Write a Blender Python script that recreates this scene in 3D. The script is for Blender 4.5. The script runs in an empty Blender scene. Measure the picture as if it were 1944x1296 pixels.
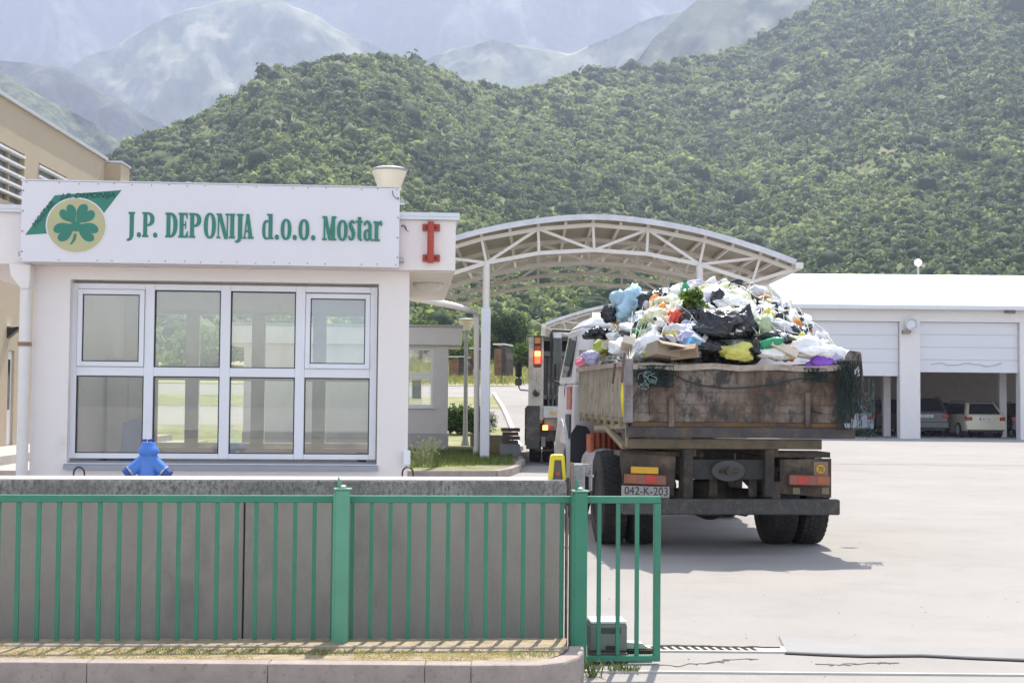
import bpy, bmesh, math, random
import numpy as np
from mathutils import Vector, Matrix, noise as mnoise
R = math.radians
random.seed(7); rng = np.random.default_rng(7)
scene = bpy.context.scene
COL = scene.collection

# ------------------------------------------------------------------ camera
FPX, CX, CY, HCAM = 2600.0, 972.0, 648.0, 1.6
TH, ROLL = math.atan(102/2600), 0.009
fw = Vector((0, math.cos(TH), math.sin(TH)))
r0 = Vector((1, 0, 0)); u0 = Vector((0, -math.sin(TH), math.cos(TH)))
rt = r0*math.cos(ROLL) + u0*math.sin(ROLL)
up = u0*math.cos(ROLL) - r0*math.sin(ROLL)
cd = bpy.data.cameras.new('camera'); cam = bpy.data.objects.new('camera', cd); COL.objects.link(cam)
cd.sensor_width = 36; cd.lens = 36*FPX/1944; cd.clip_end = 30000; cd.clip_start = 0.1
cam.matrix_world = Matrix(((rt.x, up.x, -fw.x, 0), (rt.y, up.y, -fw.y, 0), (rt.z, up.z, -fw.z, HCAM), (0, 0, 0, 1)))
scene.camera = cam

# ------------------------------------------------------------------ light
SUN_EL, SUN_AZ = 61.0, 10.0        # azimuth to the right of +Y (behind the yard)
w = bpy.data.worlds.new('World'); scene.world = w; w.use_nodes = True
nt = w.node_tree; bg = nt.nodes['Background']; sky = nt.nodes.new('ShaderNodeTexSky')
sky.sky_type = 'NISHITA'; sky.sun_disc = False
sky.sun_elevation = R(SUN_EL); sky.sun_rotation = R(SUN_AZ)
sky.air_density = 1.0; sky.dust_density = 1.6
hs = nt.nodes.new('ShaderNodeHueSaturation'); hs.inputs['Saturation'].default_value = .52; hs.inputs['Value'].default_value = 1.1
nt.links.new(sky.outputs[0], hs.inputs['Color']); nt.links.new(hs.outputs[0], bg.inputs[0]); bg.inputs[1].default_value = 0.10
sd = bpy.data.lights.new('sun', 'SUN'); sd.energy = 4.1; sd.angle = R(0.53); sd.color = (1.0, 0.94, 0.85)
sun = bpy.data.objects.new('sun', sd); COL.objects.link(sun)
sv = Vector((math.sin(R(SUN_AZ))*math.cos(R(SUN_EL)), math.cos(R(SUN_AZ))*math.cos(R(SUN_EL)), math.sin(R(SUN_EL))))
sun.rotation_euler = sv.to_track_quat('Z', 'Y').to_euler()
scene.view_settings.view_transform = 'Standard'; scene.view_settings.look = 'None'
scene.view_settings.exposure = 1.76; scene.view_settings.gamma = 1.0
scene.cycles.volume_bounces = 1
scene.cycles.transparent_max_bounces = 16
scene.cycles.use_denoising = True

# ------------------------------------------------------------------ helpers
def ray(px, py):
    return (fw*FPX + rt*(px-CX) + up*(CY-py))
class Fr:
    """a thing's own frame: u right, v away, w up"""
    def __init__(s, x, y, deg=0, z=0):
        s.o = Vector((x, y, z)); s.a = R(deg)
        s.e = Vector((math.cos(s.a), math.sin(s.a), 0)); s.f = Vector((-math.sin(s.a), math.cos(s.a), 0))
    def hit(s, px, py, v=0.0):
        d = ray(px, py); c = Vector((0, 0, HCAM))-s.o
        t = (v - c.dot(s.f))/d.dot(s.f); p = c + d*t
        return Vector((p.dot(s.e), v, p.z))
    def world(s, p):
        return s.o + s.e*p[0] + s.f*p[1] + Vector((0, 0, p[2]))
def P(px, py, Y):
    d = ray(px, py); return Vector((0, 0, HCAM)) + d*(Y/d.y)
def G(px, py, z=0.0):
    d = ray(px, py); return Vector((0, 0, HCAM)) + d*((z-HCAM)/d.z)

def tag(o, label=None, cat=None, group=None, kind=None):
    if label: o['label'] = label
    if cat: o['category'] = cat
    if group: o['group'] = group
    if kind: o['kind'] = kind
    return o
def empty(name, loc=(0, 0, 0), rz=0, label=None, cat=None, group=None):
    o = bpy.data.objects.new(name, None); COL.objects.link(o)
    o.location = loc; o.rotation_euler.z = rz; o.empty_display_size = .2
    return tag(o, label, cat, group)
def fempty(name, fr, label, cat, group=None):
    return empty(name, fr.o, fr.a, label, cat, group)

class MB:
    def __init__(s): s.v = []; s.f = []; s.m = []
    def add(s, vs, fs, mi=0):
        b = len(s.v); s.v += [tuple(x) for x in vs]; s.f += [tuple(i+b for i in f) for f in fs]; s.m += [mi]*len(fs); return s
    def box(s, x0, x1, y0, y1, z0, z1, mi=0):
        vs = [(x, y, z) for z in (z0, z1) for y in (y0, y1) for x in (x0, x1)]
        return s.add(vs, [(0, 2, 3, 1), (4, 5, 7, 6), (0, 1, 5, 4), (2, 6, 7, 3), (0, 4, 6, 2), (1, 3, 7, 5)], mi)
    def hexa(s, b, t, mi=0):
        """bottom 4 pts, top 4 pts in the same turning order (ccw from above)"""
        return s.add(list(b)+list(t), [(3, 2, 1, 0), (4, 5, 6, 7), (0, 1, 5, 4), (1, 2, 6, 5), (2, 3, 7, 6), (3, 0, 4, 7)], mi)
    def bar(s, p, q, w_, h_, upv=(0, 0, 1), mi=0):
        p = Vector(p); q = Vector(q); d = (q-p).normalized(); upv = Vector(upv)
        if abs(d.dot(upv)) > .98: upv = Vector((0, 1, 0))
        a = d.cross(upv).normalized()*(w_/2); b = a.cross(d).normalized()*(h_/2)
        vs = [p-a-b, p+a-b, p+a+b, p-a+b, q-a-b, q+a-b, q+a+b, q-a+b]
        return s.add(vs, [(0, 1, 2, 3), (7, 6, 5, 4), (0, 4, 5, 1), (1, 5, 6, 2), (2, 6, 7, 3), (3, 7, 4, 0)], mi)
    def tube(s, pts, r, n=8, mi=0, caps=True):
        pts = [Vector(p) for p in pts]; rs = r if isinstance(r, (list, tuple)) else [r]*len(pts)
        vs = []; fs = []; pa = None
        for i, p in enumerate(pts):
            d = (pts[min(i+1, len(pts)-1)]-pts[max(i-1, 0)]).normalized()
            if pa is None: a = d.orthogonal().normalized()
            else:
                a = (pa - d*pa.dot(d)); a = a.normalized() if a.length > 1e-6 else d.orthogonal().normalized()
            pa = a; b = d.cross(a)
            for k in range(n):
                t = 2*math.pi*k/n; vs.append(p+(a*math.cos(t)+b*math.sin(t))*rs[i])
        for i in range(len(pts)-1):
            for k in range(n):
                k2 = (k+1) % n; fs.append((i*n+k, i*n+k2, (i+1)*n+k2, (i+1)*n+k))
        if caps: fs.append(tuple(range(n-1, -1, -1))); fs.append(tuple((len(pts)-1)*n+k for k in range(n)))
        return s.add(vs, fs, mi)
    def lathe(s, prof, c=(0, 0, 0), axis='z', n=20, mi=0):
        """prof: (radius, height)"""
        vs = []; fs = []
        for r, h in prof:
            for k in range(n):
                t = 2*math.pi*k/n; x, y = r*math.cos(t), r*math.sin(t)
                q = (x, y, h) if axis == 'z' else ((h, x, y) if axis == 'x' else (y, h, x))
                vs.append((q[0]+c[0], q[1]+c[1], q[2]+c[2]))
        for i in range(len(prof)-1):
            for k in range(n):
                k2 = (k+1) % n; fs.append((i*n+k, i*n+k2, (i+1)*n+k2, (i+1)*n+k))
        fs.append(tuple(range(n-1, -1, -1))); fs.append(tuple((len(prof)-1)*n+k for k in range(n)))
        return s.add(vs, fs, mi)
    def prism(s, pts, y0, y1, plane='xz', mi=0):
        """2d outline extruded along the third axis"""
        n = len(pts)
        def q(p, h): return (p[0], h, p[1]) if plane == 'xz' else ((h, p[0], p[1]) if plane == 'yz' else (p[0], p[1], h))
        vs = [q(p, y0) for p in pts]+[q(p, y1) for p in pts]
        fs = [tuple(range(n)), tuple(range(2*n-1, n-1, -1))]+[(i, i+n, (i+1) % n+n, (i+1) % n) for i in range(n)]
        return s.add(vs, fs, mi)
    def build(s, name, mats, parent=None, bevel=0, smooth=False, bseg=1, fixn=True):
        me = bpy.data.meshes.new(name); me.from_pydata(s.v, [], s.f)
        if not isinstance(mats, (list, tuple)): mats = [mats]
        for m in mats: me.materials.append(m)
        if len(mats) > 1: me.polygons.foreach_set('material_index', s.m)
        if fixn:
            bm = bmesh.new(); bm.from_mesh(me); bmesh.ops.recalc_face_normals(bm, faces=bm.faces); bm.to_mesh(me); bm.free()
        o = bpy.data.objects.new(name, me); COL.objects.link(o)
        if parent: o.parent = parent
        if smooth:
            me.polygons.foreach_set('use_smooth', [True]*len(me.polygons))
            if smooth == 'auto':
                try: me.set_sharp_from_angle(angle=R(40))
                except Exception: pass
        if bevel:
            b = o.modifiers.new('bevel', 'BEVEL'); b.width = bevel; b.segments = bseg; b.limit_method = 'ANGLE'; b.angle_limit = R(35)
        me.update()
        return o

def children(o): return [c for c in bpy.data.objects if c.parent == o]
def copy_tree(o, parent=None):
    c = o.copy(); COL.objects.link(c)
    if parent: c.parent = parent
    for ch in children(o): copy_tree(ch, c)
    return c

# ------------------------------------------------------------------ materials
MATS = {}
def mat(name, col, rough=.6, metal=0, var=.12, scale=4, stain=None, stain2=None, bump=0, bscale=40, spec=.5, coat=0, aniso=(1, 1, 1), emis=None):
    if name in MATS: return MATS[name]
    m = bpy.data.materials.new(name); m.use_nodes = True; N = m.node_tree.nodes; L = m.node_tree.links
    b = N['Principled BSDF']; b.inputs['Roughness'].default_value = rough; b.inputs['Metallic'].default_value = metal
    b.inputs['Specular IOR Level'].default_value = spec; b.inputs['Coat Weight'].default_value = coat
    tc = N.new('ShaderNodeTexCoord'); mp = N.new('ShaderNodeMapping'); mp.inputs['Scale'].default_value = aniso
    L.new(tc.outputs['Object'], mp.inputs['Vector'])
    def nz(sc, det=6, ro=.6):
        t = N.new('ShaderNodeTexNoise'); t.inputs['Scale'].default_value = sc; t.inputs['Detail'].default_value = det
        t.inputs['Roughness'].default_value = ro; L.new(mp.outputs[0], t.inputs['Vector']); return t.outputs['Fac']
    def ramp(src, lo, hi):
        r = N.new('ShaderNodeMapRange'); r.inputs['From Min'].default_value = lo; r.inputs['From Max'].default_value = hi
        L.new(src, r.inputs['Value']); return r.outputs[0]
    def mix(f, a, bb):
        x = N.new('ShaderNodeMix'); x.data_type = 'RGBA'; L.new(f, x.inputs['Factor'])
        for s_, val in ((6, a), (7, bb)):
            if isinstance(val, tuple): x.inputs[s_].default_value = (*val[:3], 1)
            else: L.new(val, x.inputs[s_])
        return x.outputs[2]
    c = mix(ramp(nz(scale), .3, .7), tuple(min(1, x*(1-var)) for x in col), tuple(min(1, x*(1+var)) for x in col))
    for st in (stain, stain2):
        if st: c = mix(ramp(nz(st[1], 8, .7), st[2], st[3]), c, st[0])
    L.new(c, b.inputs['Base Color'])
    if bump:
        bn = N.new('ShaderNodeBump'); bn.inputs['Strength'].default_value = bump; bn.inputs['Distance'].default_value = .02
        L.new(nz(bscale, 5), bn.inputs['Height']); L.new(bn.outputs[0], b.inputs['Normal'])
    if emis:
        b.inputs['Emission Color'].default_value = (*emis[0], 1); b.inputs['Emission Strength'].default_value = emis[1]
    MATS[name] = m
    return m
def glass(name, tint=(.85, .9, .87), refl=.16, haze=.0):
    if name in MATS: return MATS[name]
    m = bpy.data.materials.new(name); m.use_nodes = True; N = m.node_tree.nodes; L = m.node_tree.links
    N.remove(N['Principled BSDF']); out = N['Material Output']
    tr = N.new('ShaderNodeBsdfTransparent'); tr.inputs[0].default_value = (*tint, 1)
    gl = N.new('ShaderNodeBsdfGlossy'); gl.inputs[0].default_value = (.95, .97, 1, 1); gl.inputs['Roughness'].default_value = .02
    df = N.new('ShaderNodeBsdfDiffuse'); df.inputs[0].default_value = (.7, .72, .7, 1)
    m1 = N.new('ShaderNodeMixShader'); m1.inputs[0].default_value = haze
    L.new(tr.outputs[0], m1.inputs[1]); L.new(df.outputs[0], m1.inputs[2])
    m2 = N.new('ShaderNodeMixShader'); m2.inputs[0].default_value = refl
    L.new(m1.outputs[0], m2.inputs[1]); L.new(gl.outputs[0], m2.inputs[2]); L.new(m2.outputs[0], out.inputs[0])
    MATS[name] = m; return m

white_wall = mat('render_white', (.83, .765, .735), .9, var=.03, scale=1.2, stain=((.5, .46, .42), 1.6, .62, .95), bump=.15, bscale=120)
soffit_m = mat('soffit_cream', (.74, .69, .60), .8, var=.04)
pvc = mat('pvc_white', (.78, .78, .82), .35, var=.02)
gasket = mat('gasket_black', (.03, .03, .03), .6)
sheet_white = mat('sheet_white', (.74, .71, .74), .4, var=.02, scale=1.5, stain=((.5, .47, .45), 9, .72, .95))
beige_wall = mat('beige_render', (.45, .37, .265), .9, var=.04, scale=.8, stain=((.36, .31, .24), .9, .6, .95), bump=.1, bscale=60)
cap_metal = mat('cap_metal', (.62, .63, .66), .35, metal=.3, var=.05)
sill_metal = mat('sill_metal', (.32, .34, .4), .4, metal=.3, var=.05)
concrete = mat('concrete_wall', (.385, .33, .285), .95, var=.16, scale=1.6, stain=((.22, .195, .18), 1.5, .5, .8), stain2=((.38, .34, .29), 5, .6, .85), bump=.3, bscale=60, aniso=(1, 1, .55))
coping_m = mat('coping_concrete', (.34, .31, .28), .95, var=.25, scale=3, stain=((.12, .11, .105), 42, .44, .62), stain2=((.16, .15, .14), 2.2, .45, .66), bump=.6, bscale=90, aniso=(1, 1, .6))
kerb_m = mat('kerb_concrete', (.36, .30, .265), .95, var=.15, scale=6, stain=((.16, .13, .12), 30, .55, .75), bump=.5, bscale=160)
green_paint = mat('green_paint', (.035, .205, .125), .42, var=.12, scale=3, stain=((.06, .13, .09), 12, .66, .85))
rusty_red = mat('red_paint', (.42, .05, .03), .5, var=.15, stain=((.2, .06, .03), 12, .55, .8))
white_steel = mat('white_steel', (.74, .70, .66), .45, var=.05, stain=((.45, .34, .24), 6, .68, .9))
tin = mat('roof_sheet', (.42, .38, .31), .55, var=.1, scale=1.5)
black = mat('black_plastic', (.018, .018, .02), .45)
rubber = mat('tyre_rubber', (.022, .02, .019), .85, var=.3, scale=10, stain=((.075, .062, .05), 7, .5, .8), bump=.4, bscale=40)
rust_body = mat('rusty_tipper_paint', (.24, .205, .175), .85, var=.3, scale=2, stain=((.10, .052, .03), 2.6, .40, .62), stain2=((.05, .044, .04), 7, .47, .60), bump=.7, bscale=30, aniso=(1, 1, .6))
rust_side = mat('dirty_cream_side', (.34, .30, .23), .85, var=.2, scale=4, stain=((.12, .13, .10), 16, .5, .62), stain2=((.2, .11, .05), 6, .58, .8), bump=.6, bscale=40, aniso=(1, 1, .5))
dark_steel = mat('dark_steel', (.034, .029, .025), .8, metal=.05, var=.3, stain=((.12, .082, .05), 5, .46, .68), stain2=((.16, .13, .10), 18, .58, .75), bump=.3, bscale=50)
mud_steel = mat('muddy_beam', (.125, .095, .058), .85, var=.25, stain=((.06, .045, .035), 6, .48, .7), bump=.4, bscale=40)
truck_white = mat('truck_white', (.66, .66, .67), .35, var=.04, coat=.3, stain=((.4, .36, .32), 5, .6, .9))
dark_glass = mat('dark_glass', (.02, .022, .025), .06, spec=.8)
yellow_p = mat('yellow_plastic', (.75, .58, .02), .35, var=.05)
letter_green = mat('letter_green', (.03, .2, .14), .5, var=.05)
card = mat('cardboard', (.33, .27, .20), .9, var=.12)
def asphalt_mat():
    m = mat('pale_concrete_ground', (.29, .272, .25), .95, var=.08, scale=.35, stain=((.235, .22, .2), 1.1, .5, .8), stain2=((.2, .185, .17), 45, .64, .8), bump=.25, bscale=70)
    return m
ground_m = asphalt_mat()

# ================================================================== TERRAIN
def vnoise(x, y, seed=0):
    xi = np.floor(x).astype(np.int64); yi = np.floor(y).astype(np.int64); fx = x-xi; fy = y-yi
    fx = fx*fx*(3-2*fx); fy = fy*fy*(3-2*fy)
    def h(a, b):
        n = (a*374761393+b*668265263+seed*1442695041) & 0x7fffffff
        n = ((n ^ (n >> 13))*1274126177) & 0x7fffffff
        return ((n ^ (n >> 16)) & 0xffff)/65535.0
    return (h(xi, yi)*(1-fx)+h(xi+1, yi)*fx)*(1-fy)+(h(xi, yi+1)*(1-fx)+h(xi+1, yi+1)*fx)*fy
def fbm(x, y, o=5, seed=0):
    s = 0; a = .5; t = 0
    for i in range(o):
        s = s+a*vnoise(x*2**i, y*2**i, seed+i); t += a; a *= .5
    return s/t-.5

def grid_mesh(name, X, Y, Z, mats, smooth=True):
    n, m = X.shape
    co = np.stack([X, Y, Z], -1).reshape(-1, 3)
    idx = np.arange(n*m).reshape(n, m)
    q = np.stack([idx[:-1, :-1], idx[:-1, 1:], idx[1:, 1:], idx[1:, :-1]], -1).reshape(-1, 4)
    me = bpy.data.meshes.new(name); me.vertices.add(len(co)); me.vertices.foreach_set('co', co.ravel())
    me.loops.add(q.size); me.loops.foreach_set('vertex_index', q.ravel())
    me.polygons.add(len(q)); me.polygons.foreach_set('loop_start', np.arange(len(q))*4); me.polygons.foreach_set('loop_total', np.full(len(q), 4))
    me.update(calc_edges=True); me.validate()
    if smooth: me.polygons.foreach_set('use_smooth', np.ones(len(q), bool))
    me.materials.append(mats)
    o = bpy.data.objects.new(name, me); COL.objects.link(o); return o

def ground_z(X, Y):
    s = np.clip((X-5)/6, 0, 1); y0 = 46*(1-s)+70*s
    return np.clip(Y-y0, 0, None)*.062
gx = np.concatenate([np.linspace(-160, -30, 12), np.linspace(-26, 40, 45), np.linspace(46, 220, 14)])
gy = np.concatenate([np.linspace(-120, 0, 10), np.linspace(4, 125, 90)])
GX, GY = np.meshgrid(gx, gy)
GZ = ground_z(GX, GY)
o = grid_mesh('ground', GX, GY, GZ, ground_m); tag(o, kind='structure')

# hills: each a sheet over (direction, distance), with real depth
def hill(name, ridge, dist, e0, D0, mat_, na=260, ns=90, power=.9, amp=.03, seed=1, back=.25, a0=-400, a1=2350, gully=.06, gs=(6, 5)):
    a = np.linspace(a0, a1, na); s = np.concatenate([np.linspace(0, 1, ns), np.linspace(1.03, 1.35, 8)])
    A, S = np.meshgrid(a, s)
    re = 750-np.interp(a, [p[0] for p in ridge], [p[1] for p in ridge]); re = re+fbm(a/70, a*0, 4, seed+9)*14
    rd = np.interp(a, [p[0] for p in dist], [p[1] for p in dist])
    Sc = np.clip(S, 0, 1)
    E = e0+(re[None, :]-e0)*Sc**power
    E = np.where(S > 1, E-(S-1)*re[None, :]*1.6*1.0, E)
    D = D0+(rd[None, :]-D0)*S
    D = D*(1+fbm(A/2600*gs[0]*6, S*gs[1], 5, seed)*gully*4*np.sin(np.pi*np.clip(S, 0, 1))**.5)
    H = E+fbm(A/160, S*12, 5, seed+3)*amp*300*np.sin(np.pi*np.clip(Sc, .0, 1))
    X = (A-CX)/FPX*D; Z = HCAM+H*D/FPX
    o = grid_mesh(name, X, D, Z, mat_); tag(o, kind='structure')
    return X, D, Z

def hill_mat(name, c1, c2, c3, s1, s2, bump=0):
    m = bpy.data.materials.new(name); m.use_nodes = True; N = m.node_tree.nodes; L = m.node_tree.links; b = N['Principled BSDF']
    b.inputs['Roughness'].default_value = 1; b.inputs['Specular IOR Level'].default_value = .1
    tc = N.new('ShaderNodeTexCoord')
    def nz(s, d):
        t = N.new('ShaderNodeTexNoise'); t.inputs['Scale'].default_value = s; t.inputs['Detail'].default_value = d; t.inputs['Roughness'].default_value = .65
        L.new(tc.outputs['Object'], t.inputs['Vector']); return t.outputs['Fac']
    r1 = N.new('ShaderNodeMapRange'); r1.inputs[1].default_value = .42; r1.inputs[2].default_value = .58; L.new(nz(s1, 10), r1.inputs[0])
    r2 = N.new('ShaderNodeMapRange'); r2.inputs[1].default_value = .5; r2.inputs[2].default_value = .62; L.new(nz(s2, 12), r2.inputs[0])
    x1 = N.new('ShaderNodeMix'); x1.data_type = 'RGBA'; L.new(r1.outputs[0], x1.inputs[0]); x1.inputs[6].default_value = (*c1, 1); x1.inputs[7].default_value = (*c2, 1)
    x2 = N.new('ShaderNodeMix'); x2.data_type = 'RGBA'; L.new(r2.outputs[0], x2.inputs[0]); L.new(x1.outputs[2], x2.inputs[6]); x2.inputs[7].default_value = (*c3, 1)
    L.new(x2.outputs[2], b.inputs['Base Color'])
    if bump:
        bn = N.new('ShaderNodeBump'); bn.inputs['Strength'].default_value = 1; bn.inputs['Distance'].default_value = bump
        L.new(nz(s1*2, 10), bn.inputs['Height']); L.new(bn.outputs[0], b.inputs['Normal'])
    return m
hm_near = hill_mat('hillside_scrub', (.08, .11, .04), (.15, .18, .07), (.24, .22, .13), .05, .03)
hm_mid = hill_mat('hazy_scrub', (.06, .09, .04), (.11, .14, .07), (.2, .19, .13), .03, .012, 6)
hm_far = hill_mat('limestone_scrub', (.075, .095, .06), (.155, .17, .11), (.27, .26, .20), .0035, .009, 14)
hm_dark = hill_mat('dark_ridge_scrub', (.02, .034, .022), (.07, .085, .05), (.12, .12, .08), .035, .02, 8)
hm_mid2 = hill_mat('green_ridge_scrub', (.02, .038, .018), (.12, .15, .06), (.18, .18, .10), .11, .06, 4)
near = hill('hill_slope', [(-400, 470), (0, 400), (160, 322), (225, 290), (300, 256), (380, 220), (440, 186), (490, 146), (520, 128), (600, 112), (690, 103), (760, 109), (840, 137), (900, 157), (980, 167), (1080, 134), (1146, 126), (1267, 116), (1340, 101), (1437, 63), (1486, 34), (1549, -4), (1700, -80), (1944, -180), (2350, -260)],
     [(-400, 560), (300, 600), (690, 680), (980, 840), (1260, 1000), (1549, 1150), (2350, 1250)], 55, 118, hm_near, power=.86, seed=3, na=300, ns=110)
hill('green_ridge', [(-400, -40), (0, 150), (100, 203), (160, 233), (240, 288), (320, 335), (420, 390), (600, 470), (2350, 600)], [(-400, 1700), (2350, 1500)], 20, 1150, hm_mid2, seed=11, a0=-500, a1=700, ns=60, na=140)
hill('blue_ridge', [(-500, 60), (-50, 112), (0, 118), (60, 128), (110, 134), (200, 188), (310, 243), (420, 300), (600, 390), (900, 500)], [(-500, 2600), (900, 2400)], 20, 2000, hm_dark, seed=17, a0=-600, a1=900, ns=60, na=140)
hill('rocky_spur', [(900, 380), (1050, 240), (1150, 160), (1205, 112), (1240, 60), (1285, 20), (1330, -15), (1420, -50), (1700, -120), (2400, -300)], [(900, 1900), (2400, 2500)], 20, 1500, hm_far, seed=23, a0=900, a1=2500, ns=110, na=260, gully=.03, amp=.10, power=.8)
hm_pale = hill_mat('pale_scrub_slope', (.09, .12, .065), (.19, .215, .12), (.31, .30, .23), .006, .012, 10)
hm_blue = hill_mat('high_mountain_rock', (.022, .04, .04), (.06, .078, .06), (.20, .20, .17), .0035, .007, 20)
hill('pale_spur', [(-700, 420), (0, 330), (60, 190), (110, 138), (160, 104), (200, 92), (250, 58), (320, 24), (400, 2), (500, -6), (580, 22), (660, 66), (740, 100), (800, 150), (900, 240), (1100, 380)], [(-700, 3100), (1100, 3300)], 20, 2500, hm_pale, seed=41, a0=-300, a1=1100, ns=130, na=300, power=.8, gully=.03, amp=.14)
hill('pale_foot_slope', [(450, 420), (600, 260), (700, 168), (780, 120), (850, 92), (930, 70), (1010, 84), (1080, 96), (1150, 70), (1230, 30), (1300, 10), (1500, -40), (1900, -100)], [(450, 3000), (1900, 3000)], 20, 2400, hm_pale, seed=47, a0=500, a1=1900, ns=120, na=300, power=.8, gully=.03, amp=.12)
hill('mountain', [(-700, -560), (0, -430), (500, -260), (700, -330), (1200, -380), (2700, -420)], [(-700, 4600), (2700, 5000)], 20, 3400, hm_blue, seed=31, a0=-800, a1=2800, ns=230, na=520, power=1.0, gully=.04, amp=.16, gs=(4, 4))

# forest on the near hill: one mass of crowns
def ico(sub):
    bm = bmesh.new(); bmesh.ops.create_icosphere(bm, subdivisions=sub, radius=1)
    v = np.array([p.co[:] for p in bm.verts]); f = np.array([[q.index for q in fc.verts] for fc in bm.faces]); bm.free(); return v, f
def leaf_mat(name, dark, light, bump=.6, bs=1.2, attr=True, rough=.75):
    m = bpy.data.materials.new(name); m.use_nodes = True; N = m.node_tree.nodes; L = m.node_tree.links; b = N['Principled BSDF']
    b.inputs['Roughness'].default_value = rough; b.inputs['Specular IOR Level'].default_value = .15
    at = N.new('ShaderNodeAttribute'); at.attribute_name = 'tint'
    tc = N.new('ShaderNodeTexCoord'); t = N.new('ShaderNodeTexNoise'); t.inputs['Scale'].default_value = bs; t.inputs['Detail'].default_value = 6; t.inputs['Roughness'].default_value = .75
    L.new(tc.outputs['Object'], t.inputs['Vector'])
    ad = N.new('ShaderNodeMath'); ad.operation = 'MULTIPLY_ADD'; ad.inputs[1].default_value = 1.6; L.new(t.outputs['Fac'], ad.inputs[0])
    ad.inputs[2].default_value = -.8
    a2 = N.new('ShaderNodeMath'); a2.operation = 'ADD'; a2.use_clamp = True; L.new(ad.outputs[0], a2.inputs[0]); L.new(at.outputs['Fac'], a2.inputs[1])
    x = N.new('ShaderNodeMix'); x.data_type = 'RGBA'; L.new(a2.outputs[0], x.inputs[0]); x.inputs[6].default_value = (*dark, 1); x.inputs[7].default_value = (*light, 1)
    L.new(x.outputs[2], b.inputs['Base Color'])
    if bump:
        bn = N.new('ShaderNodeBump'); bn.inputs['Strength'].default_value = bump; bn.inputs['Distance'].default_value = .6
        L.new(t.outputs['Fac'], bn.inputs['Height']); L.new(bn.outputs[0], b.inputs['Normal'])
    tl = N.new('ShaderNodeBsdfTranslucent'); g_ = N.new('ShaderNodeMix'); g_.data_type = 'RGBA'; g_.blend_type = 'MULTIPLY'; g_.inputs[0].default_value = 1
    L.new(x.outputs[2], g_.inputs[6]); g_.inputs[7].default_value = (1.25, 1.35, .7, 1); L.new(g_.outputs[2], tl.inputs[0])
    ms = N.new('ShaderNodeMixShader'); ms.inputs[0].default_value = .42; L.new(b.outputs[0], ms.inputs[1]); L.new(tl.outputs[0], ms.inputs[2]); L.new(ms.outputs[0], N['Material Output'].inputs[0])
    return m
forest_m = leaf_mat('forest_crowns', (.058, .088, .042), (.37, .41, .185), bs=.7, bump=.3)
def raw_mesh(name, co, tris, m, smooth=False, tint=None, parent=None):
    k = tris.shape[1]
    me = bpy.data.meshes.new(name); me.vertices.add(len(co)); me.vertices.foreach_set('co', co.astype(np.float32).ravel())
    me.loops.add(tris.size); me.loops.foreach_set('vertex_index', tris.astype(np.int32).ravel())
    me.polygons.add(len(tris)); me.polygons.foreach_set('loop_start', np.arange(len(tris))*k); me.polygons.foreach_set('loop_total', np.full(len(tris), k))
    me.update(calc_edges=True)
    if smooth: me.polygons.foreach_set('use_smooth', np.ones(len(tris), bool))
    if tint is not None:
        at = me.attributes.new('tint', 'FLOAT', 'POINT'); at.data.foreach_set('value', tint.astype(np.float32))
    me.materials.append(m); o = bpy.data.objects.new(name, me); COL.objects.link(o)
    if parent: o.parent = parent
    return o
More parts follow.
